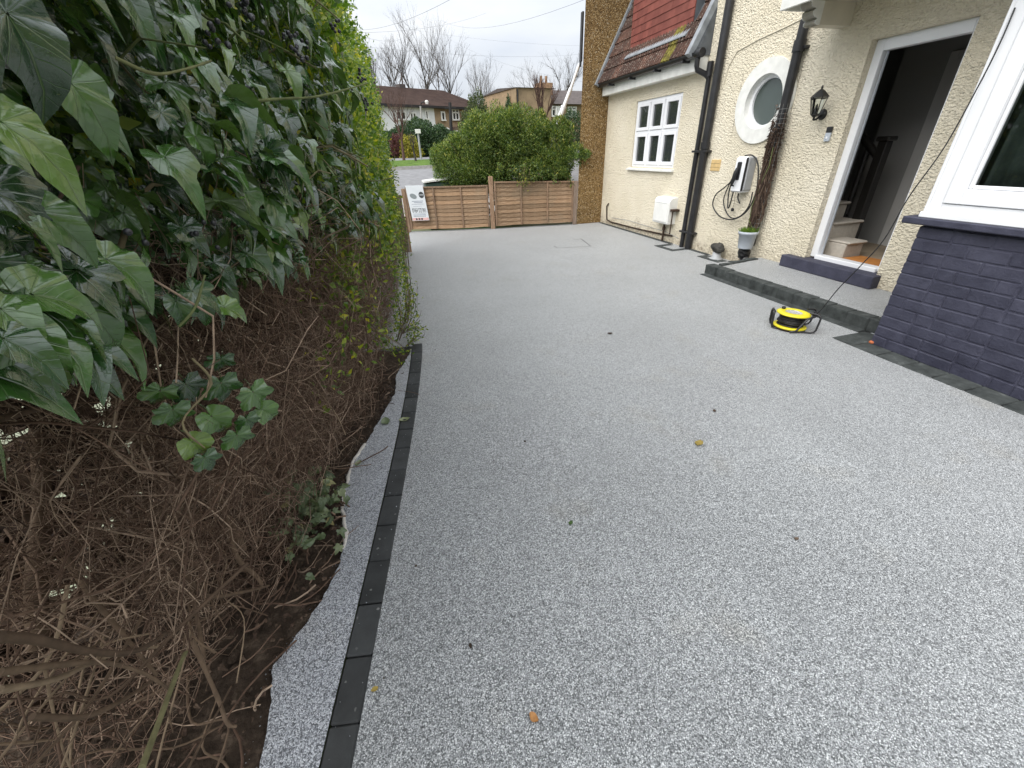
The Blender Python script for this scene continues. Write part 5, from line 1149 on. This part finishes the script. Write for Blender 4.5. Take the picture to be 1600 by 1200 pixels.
for k in range(26):
    y = q.uniform(.5, 2.6); x = float(ge_(y))-q.uniform(.02, .35); z = q.uniform(.05, .9); d = Vector((q.uniform(-.3, .5), q.uniform(-1, 1), q.uniform(-.5, .6))).normalized()*q.uniform(.25, .55)
    b = Vector((x, y, z)); P = [b+d*t+Vector((q.uniform(-.03, .03), q.uniform(-.04, .04), q.uniform(-.03, .05))) for t in (-.5, -.15, .2, .5)]
    P = [Vector((min(p.x, float(ge_(p.y))+.03+.3*max(p.z, 0)), p.y, max(p.z, .0))) for p in P]
    cr(P, q.uniform(.0035, .006), .002, 'branch', 'branch', pv)
for k in range(34):
    y = q.uniform(.25, 1.25); x = q.uniform(-.95, -.62); z = q.uniform(.03, .75); d = Vector((q.uniform(-.45, .45), q.uniform(-1, 1), q.uniform(-.35, .45))).normalized()*q.uniform(.3, .7)
    b = Vector((x-.25*z*0, y, z)); P = [b+d*t+Vector((q.uniform(-.04, .04), q.uniform(-.05, .05), q.uniform(-.03, .06))) for t in (-.5, -.2, .1, .3, .5)]
    P = [Vector((min(p.x, ex(p.y)-.03+.35*max(p.z-.15, 0)), p.y, max(p.z, .0))) for p in P]
    cr(P, q.uniform(.0022, .0050), .0014, 'branch', 'branch', pv)
# bare roots and cut stalks lying on the soil
P = []; Rd = []
for k in range(260):
    y = q.uniform(-.1, 3.2); x = ex(y)-q.uniform(.03, .55); a = q.uniform(0, 6.28); L = q.uniform(.06, .32); z = q.uniform(.0, .05)
    P.append([(x+math.cos(a)*L*t+.03*math.sin(4*t+k), y+math.sin(a)*L*t+.02*math.cos(5*t+k), z+.03*math.sin(3*t+k)+.01) for t in np.linspace(0, 1, 6)]); Rd.append([q.uniform(.0012, .004)]*6)
o = link('cut_stalks', tubes_np('cut_stalks', np.array(P), np.array(Rd), 5), K['twig'], pv); o['kind'] = 'stuff'
st_ = MB()
for k in range(150):
    y = q.uniform(.2, 3.0); x = ex(y)-q.uniform(.02, .5); lump(st_, (x, y, .01), q.uniform(.005, .018), 200+k, 7, (1, 1.2, .7), .3)
o = tag(st_.build('soil_clods', K['soil'], None, fix=False), 'loose soil clods and small stones at the bare hedge foot', 'soil', kind='stuff')
# cut ivy heap at the hedge foot
hp = empty('cut_ivy_heap', (-.62, 1.55, 0), label='small heap of wilted cut ivy leaves at the foot of the twigs', cat='ivy cuttings')
c0 = gz(478, 795, .15)
for k in range(110):
    p = np.array([c0.x+q.gauss(-.0, .07), c0.y+q.gauss(.02, .12), q.uniform(.03, .24)]); Rm = frames(np.array([[q.gauss(.2, .6), q.gauss(-.3, .6), q.gauss(-.5, .4)]]), np.array([[q.gauss(.5, .4), q.gauss(-.6, .4), q.gauss(.6, .4)]]))[0]
    o = place_leaf(p, Rm, q.uniform(.030, .052), q.randrange(6), hp); 
LMC = [me.copy() for me in LM]
for me in LMC: me.materials.clear(); me.materials.append(K['ivy_cut'])
for o in hp.children: o.data = LMC[LM.index(o.data)]
# litter on the soil
N = 1500; y = -.6+3.9*RNG.random(N); x = np.array([ex(v) for v in y])-.015-.9*RNG.random(N)**1.3
o = link('leaf_litter', scatter_mesh('leaf_litter', LITE[0], np.stack([x, y, .0+.05*RNG.random(N)], 1), frames(RNG.normal(size=(N, 3))*np.array([1, 1, .25]), RNG.normal(size=(N, 3))*.3+np.array([0, 0, 1.])), .008+.016*RNG.random(N)), K['vine'], None); tag(o, 'brown dead leaves and bits littering the soil under the hedge', 'leaf litter', kind='stuff')

# ------------------------------------------------------------------ shrub behind the fence
shr = empty('evergreen_shrub', (2.9, 10.9, 0), label='large rounded evergreen shrub spilling over the low fence', cat='shrub')
lobes = [((2.0, 10.95, 1.33), (.70, .65, .55)), ((2.65, 10.9, 1.70), (.75, .75, .70)), ((3.2, 10.75, 1.72), (.80, .8, .66)), ((4.0, 10.4, 1.45), (.62, .62, .62)), ((3.0, 10.75, 1.15), (1.35, .68, .55)), ((1.65, 10.95, 1.25), (.42, .45, .40)), ((2.3, 10.55, 1.15), (.7, .35, .35)), ((4.25, 9.95, 1.42), (.26, .45, .30)), ((3.75, 10.1, 1.2), (.55, .42, .42)), ((3.35, 9.95, 1.05), (.28, .22, .34)), ((3.9, 9.78, 1.0), (.2, .16, .22)), ((4.05, 10.15, .95), (.3, .3, .35)), ((3.4, 10.5, .95), (.6, .3, .35)), ((4.36, 9.5, 1.45), (.10, .12, .07)), ((4.2, 9.62, 1.5), (.16, .14, .16))]
q = random.Random(41)
for k in range(44):
    c, r_ = lobes[q.randrange(5)]; v = Vector((q.gauss(0, 1), q.gauss(-.4, .8), q.gauss(.5, .8))).normalized(); s = q.uniform(.10, .24); lobes.append(((c[0]+v.x*r_[0]*.98, c[1]+v.y*r_[1]*.98, c[2]+v.z*r_[2]*.98), (s, s, s*q.uniform(.8, 1.6))))
PP = []; NN = []
for c, r_ in lobes:
    n = int(15000*(r_[0]*r_[1]+r_[1]*r_[2]+r_[0]*r_[2])/1.2)+200
    v = RNG.normal(size=(n, 3)); v /= np.linalg.norm(v, axis=1, keepdims=True)
    bump = 1+.12*np.sin(v[:, 0]*9+v[:, 2]*7)+.08*np.sin(v[:, 1]*13-v[:, 2]*11)
    rr_ = (.72+.36*RNG.random(n)**.8)*bump; PP.append(np.array(c)+v*np.array(r_)*rr_[:, None]); NN.append(v)
PP = np.concatenate(PP); NN = np.concatenate(NN); N = len(PP)
# nothing through the fence boards or the wall
fy = 10.5+(PP[:, 0]-.4)*(-.225); low = (PP[:, 2] < 1.0) & (PP[:, 1] < fy+.12) & (PP[:, 1] > fy-.16); ok = (~low) & ~((PP[:, 0] > 4.22) & (PP[:, 1] > 9.6)) & (PP[:, 2] > .3); PP, NN = PP[ok], NN[ok]; N = len(PP)
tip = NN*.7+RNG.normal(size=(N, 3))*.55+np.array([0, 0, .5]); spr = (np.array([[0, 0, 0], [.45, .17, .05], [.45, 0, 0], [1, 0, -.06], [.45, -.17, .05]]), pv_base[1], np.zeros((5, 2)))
o = link('foliage', scatter_mesh('foliage', spr, PP, frames(tip, RNG.normal(size=(N, 3))+NN*.6+np.array([0, 0, .5])), .03+.035*RNG.random(N), rnd=np.clip(RNG.random(N)*.75+.25*np.clip(NN[:, 2], 0, 1), 0, .999)), K['shrub'], shr); o['kind'] = 'stuff'  # upward-facing leaves tinted lighter, painting in light from above
# hanging sprigs over the right panel
P = []; Rd = []; LP = []
for px, py0, py1 in ((818, 255, 300), (824, 262, 296), (812, 258, 292), (868, 262, 288), (887, 268, 296), (834, 270, 286), (800, 262, 276), (846, 268, 280), (780, 262, 270)):
    for r_ in range(3):
        a = gy(px+q.uniform(-5, 5), py0, 9.75); b = gy(px+q.uniform(-6, 6), py1-q.uniform(0, 12), 9.66); P.append([a.lerp(b, t)+Vector((.01*math.sin(9*t+r_), -.03*math.sin(3*t), 0)) for t in np.linspace(0, 1, 6)]); Rd.append([.003]*6)
        for k in range(30): LP.append(a.lerp(b, q.random())+Vector((q.gauss(0, .03), q.gauss(0, .02)-.02, q.gauss(0, .03))))
o = link('sprig_stems', tubes_np('sprig_stems', np.array([[tuple(v) for v in p] for p in P]), np.array(Rd), 4), K['branch'], shr); o['kind'] = 'stuff'
LP = np.array([tuple(v) for v in LP]); N = len(LP); o = link('sprig_leaves', scatter_mesh('sprig_leaves', spr, LP, rand_orient(N), .05+.03*RNG.random(N)), K['shrub'], shr); o['kind'] = 'stuff'
P = []; Rd = []
for k in range(60):
    a = Vector((2.9+q.gauss(0, .3), 10.95+q.gauss(0, .15), -.1)); c, r_ = lobes[q.randrange(5)]; b = Vector(c)+Vector((q.gauss(0, .4)*r_[0], q.gauss(0, .4)*r_[1], q.gauss(.2, .3)*r_[2])); P.append([a.lerp(b, t)+Vector((0, 0, .12*math.sin(3*t))) for t in np.linspace(0, 1, 6)]); Rd.append([.02*(1-.8*t) for t in np.linspace(0, 1, 6)])
o = link('stems', tubes_np('stems', np.array([[tuple(v) for v in p] for p in P]), np.array(Rd), 5), K['branch'], shr); o['kind'] = 'stuff'

# ------------------------------------------------------------------ houses across the road
def facade(A, B):      # local frame of a facade standing on the line A-B
    A, B = Vector((*A, 0)), Vector((*B, 0)); d = (B-A).normalized(); n = Vector((d.y, -d.x, 0))
    if n.y > 0: n = -n
    def hit(px, py): rd = ray(px, py); t = (A-CAM).dot(n)/rd.dot(n); p = CAM+rd*t; return (p-A).dot(d), p.z
    def W(u, z, o=0): p = A+d*u+n*o; return Vector((p.x, p.y, z))
    return hit, W, (B-A).length
def fbox(W, u0, u1, z0, z1, o0, o1):
    V = [W(u0, z0, o0), W(u1, z0, o0), W(u1, z0, o1), W(u0, z0, o1), W(u0, z1, o0), W(u1, z1, o0), W(u1, z1, o1), W(u0, z1, o1)]
    return MB().add(V, [(0, 3, 2, 1), (4, 5, 6, 7), (0, 1, 5, 4), (1, 2, 6, 5), (2, 3, 7, 6), (3, 0, 4, 7)])
def fwin(W, hit, px0, py0, px1, py1, parent, cols=2, rows=1, nm='window', transom=None):
    u0, z1 = hit(px0, py0); u1, z0 = hit(px1, py1); z1 = max(z1, z0+.3)
    fr = fbox(W, u0-.1, u1+.1, z0-.12, z0, 0, .18)
    for k in range(cols+1):
        u = u0+(u1-u0)*k/cols; fr_ = fbox(W, u-.07, u+.07, z0, z1, 0, .08+.002*k); fr.add(fr_.v, fr_.f)
    for z in [z1]+([z0+(z1-z0)*transom] if transom else []):
        fr_ = fbox(W, u0-.07, u1+.07, z-.07, z+.06, 0, .085); fr.add(fr_.v, fr_.f)
    w = fr.build(nm, K['upvc_w'], parent)
    for k in range(cols): fbox(W, u0+(u1-u0)*k/cols+.07, u0+(u1-u0)*(k+1)/cols-.07, z0, z1-.07, .0, .03).build('pane', K['glass'], w)
A, Bp = (gy(560, 170, 47.2).x, 47.2), (gy(757, 170, 54.8).x, 54.8)
hit, Wf, LEN = facade(A, Bp)
um, _ = hit(679, 180); ue, _ = hit(757, 180); ze = hit(690, 167)[1]; zr = hit(690, 134)[1]+.15; DEP = -8
z0 = 1.4
for nm, ua, ub, mat, label in (('semi_detached_house', -3, um, 'hrender', 'white rendered house with brown tiled roof across the road'), ('semi_detached_house', um, ue, 'hbrown', 'brown rendered house with white windows adjoining the white house')):
    h = empty(nm, Wf((ua+ub)/2, z0), label=label, cat='house', group='houses across the road')
    fbox(Wf, ua+.002, ub-.002, z0-1, ze, 0, DEP).build('wall', K[mat], h)
    hip = ub == ue
    r = [Wf(ua, ze, .45), Wf(ub+(.4 if hip else 0), ze, .45), Wf(ub-(2.6 if hip else 0), zr, DEP/2), Wf(ua, zr, DEP/2), Wf(ua, ze, DEP-.45), Wf(ub+(.4 if hip else 0), ze, DEP-.45)]
    rf = MB().add(r, [(0, 1, 2, 3), (3, 2, 5, 4), (1, 5, 2), (0, 3, 4), (0, 4, 5, 1)]).build('roof', K['hroof'], h)
    # tile courses laid as slightly raised bands
    nrow = 22
    for k in range(nrow):
        t0, t1 = k/nrow, (k+1)/nrow
        a0, a1 = r[0].lerp(r[3], t0), r[1].lerp(r[2], t0); b0, b1 = r[0].lerp(r[3], t1), r[1].lerp(r[2], t1); up = Vector((0, -.03, .05))
        MB().add([a0+up, a1+up, b1+up*.2, b0+up*.2, a0, a1], [(0, 1, 2, 3), (4, 5, 1, 0)]).build('tile_course', K['hroof'], rf)
    fbox(Wf, ua, ub, ze-.18, ze+.02, 0, .5).build('gutter', K['iron'], h)
    if not hip:
        fwin(Wf, hit, 664, 173, 669, 185, h, 1); fwin(Wf, hit, 618, 174, 634, 186, h, 2, 1); fwin(Wf, hit, 640, 176, 650, 186, h, 2)
        uu, zz = hit(666, 161); MB().lathe([(.14, 0), (.16, .5), (.2, .6), (.1, .7)], 10, Matrix.Translation(Wf(uu, ze-.2, .1))).build('vent_cowl', K['upvc_w'], h)
        uc, zc = hit(661, 138); ch_ = fbox(Wf, uc-.35, uc+.35, zr-1.5, zr+.25, DEP/2-.4, DEP/2+.4).build('chimney', K['hroof2'], h); MB().tube([Wf(uc+.3, zr+.2, DEP/2), Wf(uc+.3, zr+1.3, DEP/2)], .09, 6).build('chimney_pot', K['hroof2'], ch_)
    else:
        fwin(Wf, hit, 689, 175, 695, 187, h, 1); fwin(Wf, hit, 706, 171, 717, 186.5, h, 2, 1, 'window', .68); fwin(Wf, hit, 726, 171, 735, 186, h, 2, 1, 'bay_window', .68); fwin(Wf, hit, 738, 171, 750, 186, h, 2, 1, 'bay_window', .68)
        uc, zc = hit(698, 208.5); MB().lathe([(.55, 0), (.55, .1), (.38, .12), (.38, .0)], 20, Matrix.Translation(Wf(uc, zc, 0)) @ Matrix.Rotation(R(90), 4, 'X')).build('round_window_surround', K['upvc_w'], h)
        MB().lathe([(.001, .06), (.4, .06)], 20, Matrix.Translation(Wf(uc, zc, 0)) @ Matrix.Rotation(R(90), 4, 'X'), False, False).build('round_window', K['chimney'], h)
        uc, zc = hit(682, 210); fbox(Wf, uc-.7, uc+.7, z0-.5, zc, .0, .04).build('arched_doorway', K['iron'], h); MB().lathe([(.001, .05), (.7, .05)], 20, Matrix.Translation(Wf(uc, zc, 0)) @ Matrix.Rotation(R(90), 4, 'X'), False, False).build('door_arch', K['iron'], h)
        u0_, zc = hit(706, 203); u1_, _ = hit(727, 200); fbox(Wf, u0_, u1_+1, zc-.1, zc+.25, 0, 1.0).build('porch_roof', K['hroof'], h); fbox(Wf, u0_, u1_+1, zc-.25, zc-.1, 0, .95).build('porch_fascia', K['upvc_w'], h)
# brown house to the right
A, Bp = (gy(803, 160, 44).x, 44), (gy(925, 160, 46).x, 46); hit, Wf, LEN = facade(A, Bp)
h = empty('gabled_house', Wf(5, 1.4), label='brown rendered house with tall side wall and dark roof beyond the shrub', cat='house', group='houses across the road')
ul, zt = hit(806, 133.5); u1, _ = hit(861, 140); zlow = hit(861, 162)[1]; ze2 = hit(890, 163)[1]; zr2 = hit(890, 139)[1]
fbox(Wf, ul, u1, .4, zt-.15, 0, -7).build('wall', K['hbrown'], h)
MB().add([Wf(ul-.1, zt-.15, .2), Wf(u1+.5, zt-.15, .2), Wf(u1+.5, zt+.15, -3.5), Wf(ul-.1, zt+.15, -3.5), Wf(ul-.1, zt-.15, -7.2), Wf(u1+.5, zt-.15, -7.2)], [(0, 1, 2, 3), (3, 2, 5, 4), (0, 4, 5, 1), (0, 3, 4), (1, 5, 2)]).build('parapet_roof', K['hroof2'], h)
fbox(Wf, u1, LEN+6, .4, ze2, -.3, -7).build('front_wall', K['hbrown'], h)
MB().add([Wf(u1+.3, ze2, .3), Wf(LEN+6.5, ze2, .3), Wf(LEN+6.5, zr2+.3, -3.5), Wf(u1+.3, zr2+.3, -3.5), Wf(u1+.3, ze2, -7.2), Wf(LEN+6.5, ze2, -7.2)], [(0, 1, 2, 3), (3, 2, 5, 4), (0, 4, 5, 1), (0, 3, 4), (1, 5, 2)]).build('roof', K['hroof2'], h)
ul2, _ = hit(799, 150); zl2 = hit(799, 148)[1]; fbox(Wf, ul2, ul-.002, .4, zl2, -1, -6).build('side_extension', K['hbrown'], h)
fwin(Wf, hit, 808, 170, 812, 180, h, 2); fwin(Wf, hit, 869, 167, 874, 180, h, 2); 
hit2 = hit
fwin(lambda u, z, o=0: Wf(u, z, o-.3), hit, 865, 166, 875, 180, h, 2, 1, 'window', .7); fwin(lambda u, z, o=0: Wf(u, z, o-.3), hit, 890, 167, 902, 181, h, 2, 1, 'window', .7)
uc, zc = hit(872, 140); ch_ = fbox(Wf, uc-.7, uc+.7, zr2-.8, hit(872, 124)[1], -2, -3.2).build('chimney', K['chimney'], h)
for k in (-1, 1): MB().lathe([(.14, 0), (.12, .6)], 8, Matrix.Translation(Wf(uc+.3*k, hit(872, 124)[1], -2.6))).build('chimney_pot', K['chimney'], ch_)
MB().tube([Wf(ul+.1, .5, .1), Wf(ul+.1, zt-.3, .1)], .08, 6).build('downpipe', K['iron'], h)

# ------------------------------------------------------------------ trees
def bare_tree(name, base, height, spread, seed, label, levels=5, mat='bark', upright=.6, trunk_r=.3, forks=3, group='bare winter trees', clear=.25, ntwig=2):
    q = random.Random(seed); root = empty(name, base, label=label, cat='tree', group=group); base = Vector(base)
    segs = {0: [], 1: []}
    def grow(p, d, L, r_, lev):
        pts = [p]; cur = Vector(p); dd = d.copy(); M_ = 5
        for i in range(M_-1):
            dd = (dd+Vector((q.gauss(0, .055), q.gauss(0, .055), q.gauss(0, .03)+.05*upright))).normalized(); cur = cur+dd*(L/(M_-1)); pts.append(cur.copy())
        rend = r_*(.62 if lev < levels else .55)
        segs[0 if lev == 0 else 1].append((pts, [r_+(rend-r_)*i/(M_-1) for i in range(M_)]))
        if lev >= levels: return
        n = forks if lev < 2 else q.choice([2, 3])
        for k in range(n):
            a = q.uniform(0, 6.28) if lev else 6.28*k/n+q.uniform(-.4, .4); tilt = q.uniform(.25, .65)*spread
            ref = dd.orthogonal().normalized(); ref2 = dd.cross(ref); nd = (dd*math.cos(tilt)+(ref*math.cos(a)+ref2*math.sin(a))*math.sin(tilt)+Vector((0, 0, upright*.25))).normalized()
            grow(pts[-1], nd, L*q.uniform(.62, .86), rend*q.uniform(.7, .95), lev+1)
        for k in range(ntwig if lev else 0):
            j = q.randrange(1, M_-1); a = q.uniform(0, 6.28); tilt = q.uniform(.5, .95); ref = dd.orthogonal().normalized(); ref2 = dd.cross(ref)
            nd = (dd*math.cos(tilt)+(ref*math.cos(a)+ref2*math.sin(a))*math.sin(tilt)+Vector((0, 0, .3))).normalized(); grow(pts[j], nd, L*q.uniform(.4, .6), rend*.5, max(lev+2, levels-1))
    tot = sum(.74**k for k in range(levels)); L0 = height*clear*1.6 if clear > .3 else height*(1-clear*0)/ (1+tot)*1.25
    grow(base, Vector((q.uniform(-.04, .04), q.uniform(-.04, .04), 1)).normalized(), L0, trunk_r, 0)
    for i, nm in ((0, 'trunk'), (1, 'crown')):
        S = segs[i]
        if S: link(nm, tubes_np(nm, np.array([[tuple(v) for v in p] for p, _ in S]), np.array([r for _, r in S]), 5 if i == 0 else 3), K[mat], root)
    # scale so that the top meets the wanted height
    top = max(v.z for p, _ in segs[1] for v in p)-base.z; f = height/top
    root.scale = (f, f, f)
    return root
def tbase(px, Y): p = gy(px, 200, Y); return (p.x, Y, ter(Y))
def ht(px, py, Y): return gy(px, py, Y).z-ter(Y)
TR = [(665, 16, 66, 1.0, 1, 'tall bare tree rising behind the join of the two roofs', 6, .45), (706, 26, 67, .95, 2, 'tall slender bare tree rising behind the brown house roof', 6, .5), (628, 48, 64, .95, 3, 'bare tree with rounded top rising behind the white house', 6, .4), (872, 66, 62, 1.15, 4, 'broad bare tree rising behind the dark roofed house', 6, .3), (762, 84, 58, 1.0, 5, 'pale bushy bare tree between the brown houses', 6, .7), (590, 70, 70, .5, 6, 'thin upright bare tree beyond the hedge end', 5, 1.3), (742, 110, 55, .8, 15, 'small bare tree in front of the brown house bay', 5, .9)]
for px, py, Y, sp, sd_, lab, lev, upr in TR:
    b = tbase(px, Y); bare_tree('bare_tree', b, ht(px, py, Y), sp, sd_, lab, lev, 'bark', upr, .30 if Y > 60 else .18, 3, ntwig=3 if Y > 60 else 2)
b = tbase(624, 25.5); bare_tree('bare_tree', b, ht(618, 128, 25.5), .95, 8, 'small reddish bare tree with many stems on the far verge', 5, 'barkred', .75, .10, 4, clear=.12, ntwig=1)
b = tbase(848, 34); bare_tree('bare_tree', b, ht(852, 104, 34), .75, 9, 'pollarded reddish bare tree in front of the brown side wall', 5, 'barkred', .9, .22, 4, clear=.15, ntwig=1)
b = tbase(643, 24.5); bare_tree('bare_tree', b, ht(641, 205, 24.5), .9, 10, 'young thin bare tree on the grass verge beside a post', 3, 'bark', .9, .07, 3, ntwig=0)

def blob_plant(name, lobes_, leafsize, dens, mat, label, cat, stem=True, seed=1, base=None):
    PP = []; NN = []
    for c, r_ in lobes_:
        n = int(dens*(r_[0]*r_[1]+r_[1]*r_[2]+r_[0]*r_[2]))+80; v = RNG.normal(size=(n, 3)); v /= np.linalg.norm(v, axis=1, keepdims=True); k = (.7+.36*RNG.random(n)); k *= 1+.10*np.sin(v[:, 0]*8+v[:, 2]*6+seed); PP.append(np.array(c)+v*np.array(r_)*k[:, None]); NN.append(v)
    PP = np.concatenate(PP); NN = np.concatenate(NN); N = len(PP); base = base or (lobes_[0][0][0], lobes_[0][0][1], ter(lobes_[0][0][1]))
    ok = PP[:, 2] > base[2]-.02; PP, NN = PP[ok], NN[ok]; N = len(PP)
    root = empty(name, base, label=label, cat=cat)
    o = link('foliage', scatter_mesh('foliage', pv_base, PP, frames(NN*.6+RNG.normal(size=(N, 3))*.6+np.array([0, 0, .3]), RNG.normal(size=(N, 3))+NN), leafsize*(.7+.6*RNG.random(N))), K[mat], root); o['kind'] = 'stuff'
    q = random.Random(seed); P = []; Rd = []
    for k in range(14):
        a = Vector(base)+Vector((q.gauss(0, .2), q.gauss(0, .1), -.05)); c, r_ = lobes_[q.randrange(len(lobes_))]; b = Vector(c)+Vector((q.gauss(0, .35)*r_[0], q.gauss(0, .35)*r_[1], q.gauss(.2, .3)*r_[2])); P.append([tuple(a.lerp(b, t)) for t in np.linspace(0, 1, 4)]); Rd.append([.03, .02, .015, .008])
    link('stems', tubes_np('stems', np.array(P), np.array(Rd), 4), K['branch'], root)
p = gy(660, 235, 29); blob_plant('clipped_hedge', [((p.x-1.2, 29.6, 2.0), (1.2, .8, .95)), ((p.x, 29.4, 2.1), (1.4, .8, 1.0)), ((p.x+1.2, 29.4, 2.05), (1.1, .8, .95))], .13, 3800, 'farhedge', 'clipped dark green hedge across the road behind the verge', 'hedge', seed=2)
p = gy(655, 208, 33); blob_plant('round_bush', [((p.x, 33, 2.7), (1.1, .9, .95)), ((p.x-1, 33, 2.4), (1, .8, .8))], .13, 2500, 'farhedge', 'rounded green bush below the white house wall', 'bush', seed=3)
p = gy(690, 216, 36); blob_plant('garden_hedge', [((p.x-1, 36, 2.3), (2, .8, .75)), ((p.x+1.2, 36, 2.2), (2, .8, .7))], .15, 1800, 'farhedge', 'low garden hedge in front of the brown house', 'hedge', seed=4)
p = gy(641, 240, 27.2); blob_plant('yellow_bush', [((p.x, 27.2, 1.9), (.5, .4, .62)), ((p.x+.1, 27.2, 1.6), (.6, .45, .4))], .10, 3200, 'yellowbush', 'yellow leaved bush beside the clipped hedge', 'bush', seed=5)
p = gy(624, 228, 27.6); blob_plant('red_bush', [((p.x, 27.6, 2.0), (.5, .4, .62))], .10, 3200, 'redbush', 'dark red bush behind the yellow leaved bush', 'bush', seed=6)
p = gy(745, 165, 40); blob_plant('ivy_clad_tree', [((p.x, 40, 3.6), (1.0, .9, 2.2)), ((p.x-.8, 40, 3.0), (.8, .8, 1.6)), ((p.x+.9, 40, 2.8), (1.0, .8, 1.3))], .16, 900, 'conif', 'loose olive green conifer in front of the brown house', 'tree', seed=7)
p = gy(790, 185, 38); blob_plant('green_conifer', [((p.x, 38, 2.6), (.9, .7, 1.3)), ((p.x+1.3, 38, 2.1), (1.0, .7, .7))], .15, 1500, 'conif', 'mid green bush between the brown houses behind the shrub', 'bush', seed=8)
p = gy(795, 160, 43); blob_plant('cypress_tree', [((p.x, 43, 3.4), (.35, .35, 2.3))], .14, 2600, 'farhedge', 'narrow dark cypress beside the tall brown side wall', 'tree', seed=9)
p = gy(893, 185, 26); blob_plant('blue_green_bush', [((p.x, 26, 2.4), (.7, .6, 1.1)), ((p.x-1.0, 26, 2.1), (.8, .6, .8))], .11, 1600, 'farhedge', 'grey green bush next to the neighbouring brown wall', 'bush', seed=10)
# posts
def pole(name, px, pyb, pyt, Y, r_, mat, label, cat, lean=0):
    b = gy(px, pyb, Y); t = gy(px+lean, pyt, Y); root = empty(name, (b.x, Y, ter(Y)), label=label, cat=cat)
    MB().tube([(b.x, Y, ter(Y)-.2), (t.x, Y, t.z)], [r_*1.15, r_], 8).build('shaft', K[mat], root); return root, t
r0, t = pole('street_post', 659, 256, 207, 25, .045, 'grey_pipe', 'slim grey metal post on the grass verge', 'post', -6)
MB().bbox((t.x-.14, 24.93, t.z-.05), (t.x+.14, 24.99, t.z+.14), .01).build('small_plate', K['upvc_w'], r0)
r0, t = pole('telegraph_pole', 704, 212, 160, 44, .14, 'iron', 'dark timber telegraph pole in front of the brown house', 'telegraph pole', -1)
MB().bbox((t.x-.5, 43.9, t.z-.5), (t.x+.5, 44.0, t.z-.38), .01).build('cross_arm', K['iron'], r0)
r0, t = pole('street_lamp', 657, 200, 166, 46, .08, 'kerbst', 'thin concrete lamp post in front of the white house', 'lamp post', 0)
MB().tube([(t.x, 46, t.z), (t.x+.1, 45.8, t.z+.25), (t.x+.35, 45.6, t.z+.3)], .05, 6).build('lamp_arm', K['iron'], r0)
# white telescopic boom above the shrub
bo = empty('white_boom', gy(868, 205, 16), label='white telescopic boom slanting up behind the shrub', cat='boom')
a, b, c, d_ = gy(866, 206, 15.6), gy(881, 167, 15.6), gy(892, 138, 15.6), gy(905, 100, 15.6)
MB().tube([a, b], .085, 10).build('lower_section', K['skin_white'], bo); MB().tube([b, c], .062, 10).build('middle_section', K['skin_white'], bo); MB().tube([c, d_], .045, 10).build('upper_section', K['skin_white'], bo)
MB().tube([b-(b-a)*.04, b+(b-a)*.02], .10, 10).build('joint_collar', K['skin_white'], bo)
MB().tube([gy(866, 206, 15.6), Vector((gy(862, 215, 15.6).x-.2, 15.6, ter(15.6)))], .085, 10).bbox((a.x-.7, 15.2, ter(15.6)-.02), (a.x+.5, 16.0, ter(15.6)+.3), .03).build('base', K['skin_white'], bo)
# overhead wires
WR = [((562, 34, 22), (660, 0, 14)), ((556, 36, 22), (712, 24, 30), ), ((715, 26, 30), (830, 0, 16)), ((556, 36, 22), (640, 40, 60)), ((556, 34, 22), (910, 66, 40)), ((720, 50, 45), (915, 64, 40)), ((745, 70, 45), (915, 108, 26)), ((556, 36, 22), (622, 50, 34))]
WL = ['overhead wire rising steeply to the upper sky from the hedge end', 'overhead wire crossing in front of the tallest bare tree', 'overhead wire rising from the slender bare tree towards the tiled roof', 'short level overhead wire left of the tallest bare tree', 'long overhead wire crossing the whole sky to the brown wall', 'overhead wire ending at the brown wall below the long wire', 'overhead wire sloping down to the broad bare tree', 'overhead wire dipping behind the round topped bare tree']
for ((x0, y0, Y0), (x1, y1, Y1)), lab in zip(WR, WL):
    a, b = gy(x0, y0, Y0), gy(x1, y1, Y1); d = b-a; a, b = a-d*.5, b+d*.5
    o = MB().tube([a.lerp(b, t)-Vector((0, 0, (b-a).length*.02*(1-(2*t-1)**2))) for t in np.linspace(0, 1, 17)], .0035, 5).build('overhead_wire', K['wire'], None, fix=False); tag(o, lab, 'wire', 'overhead wires')
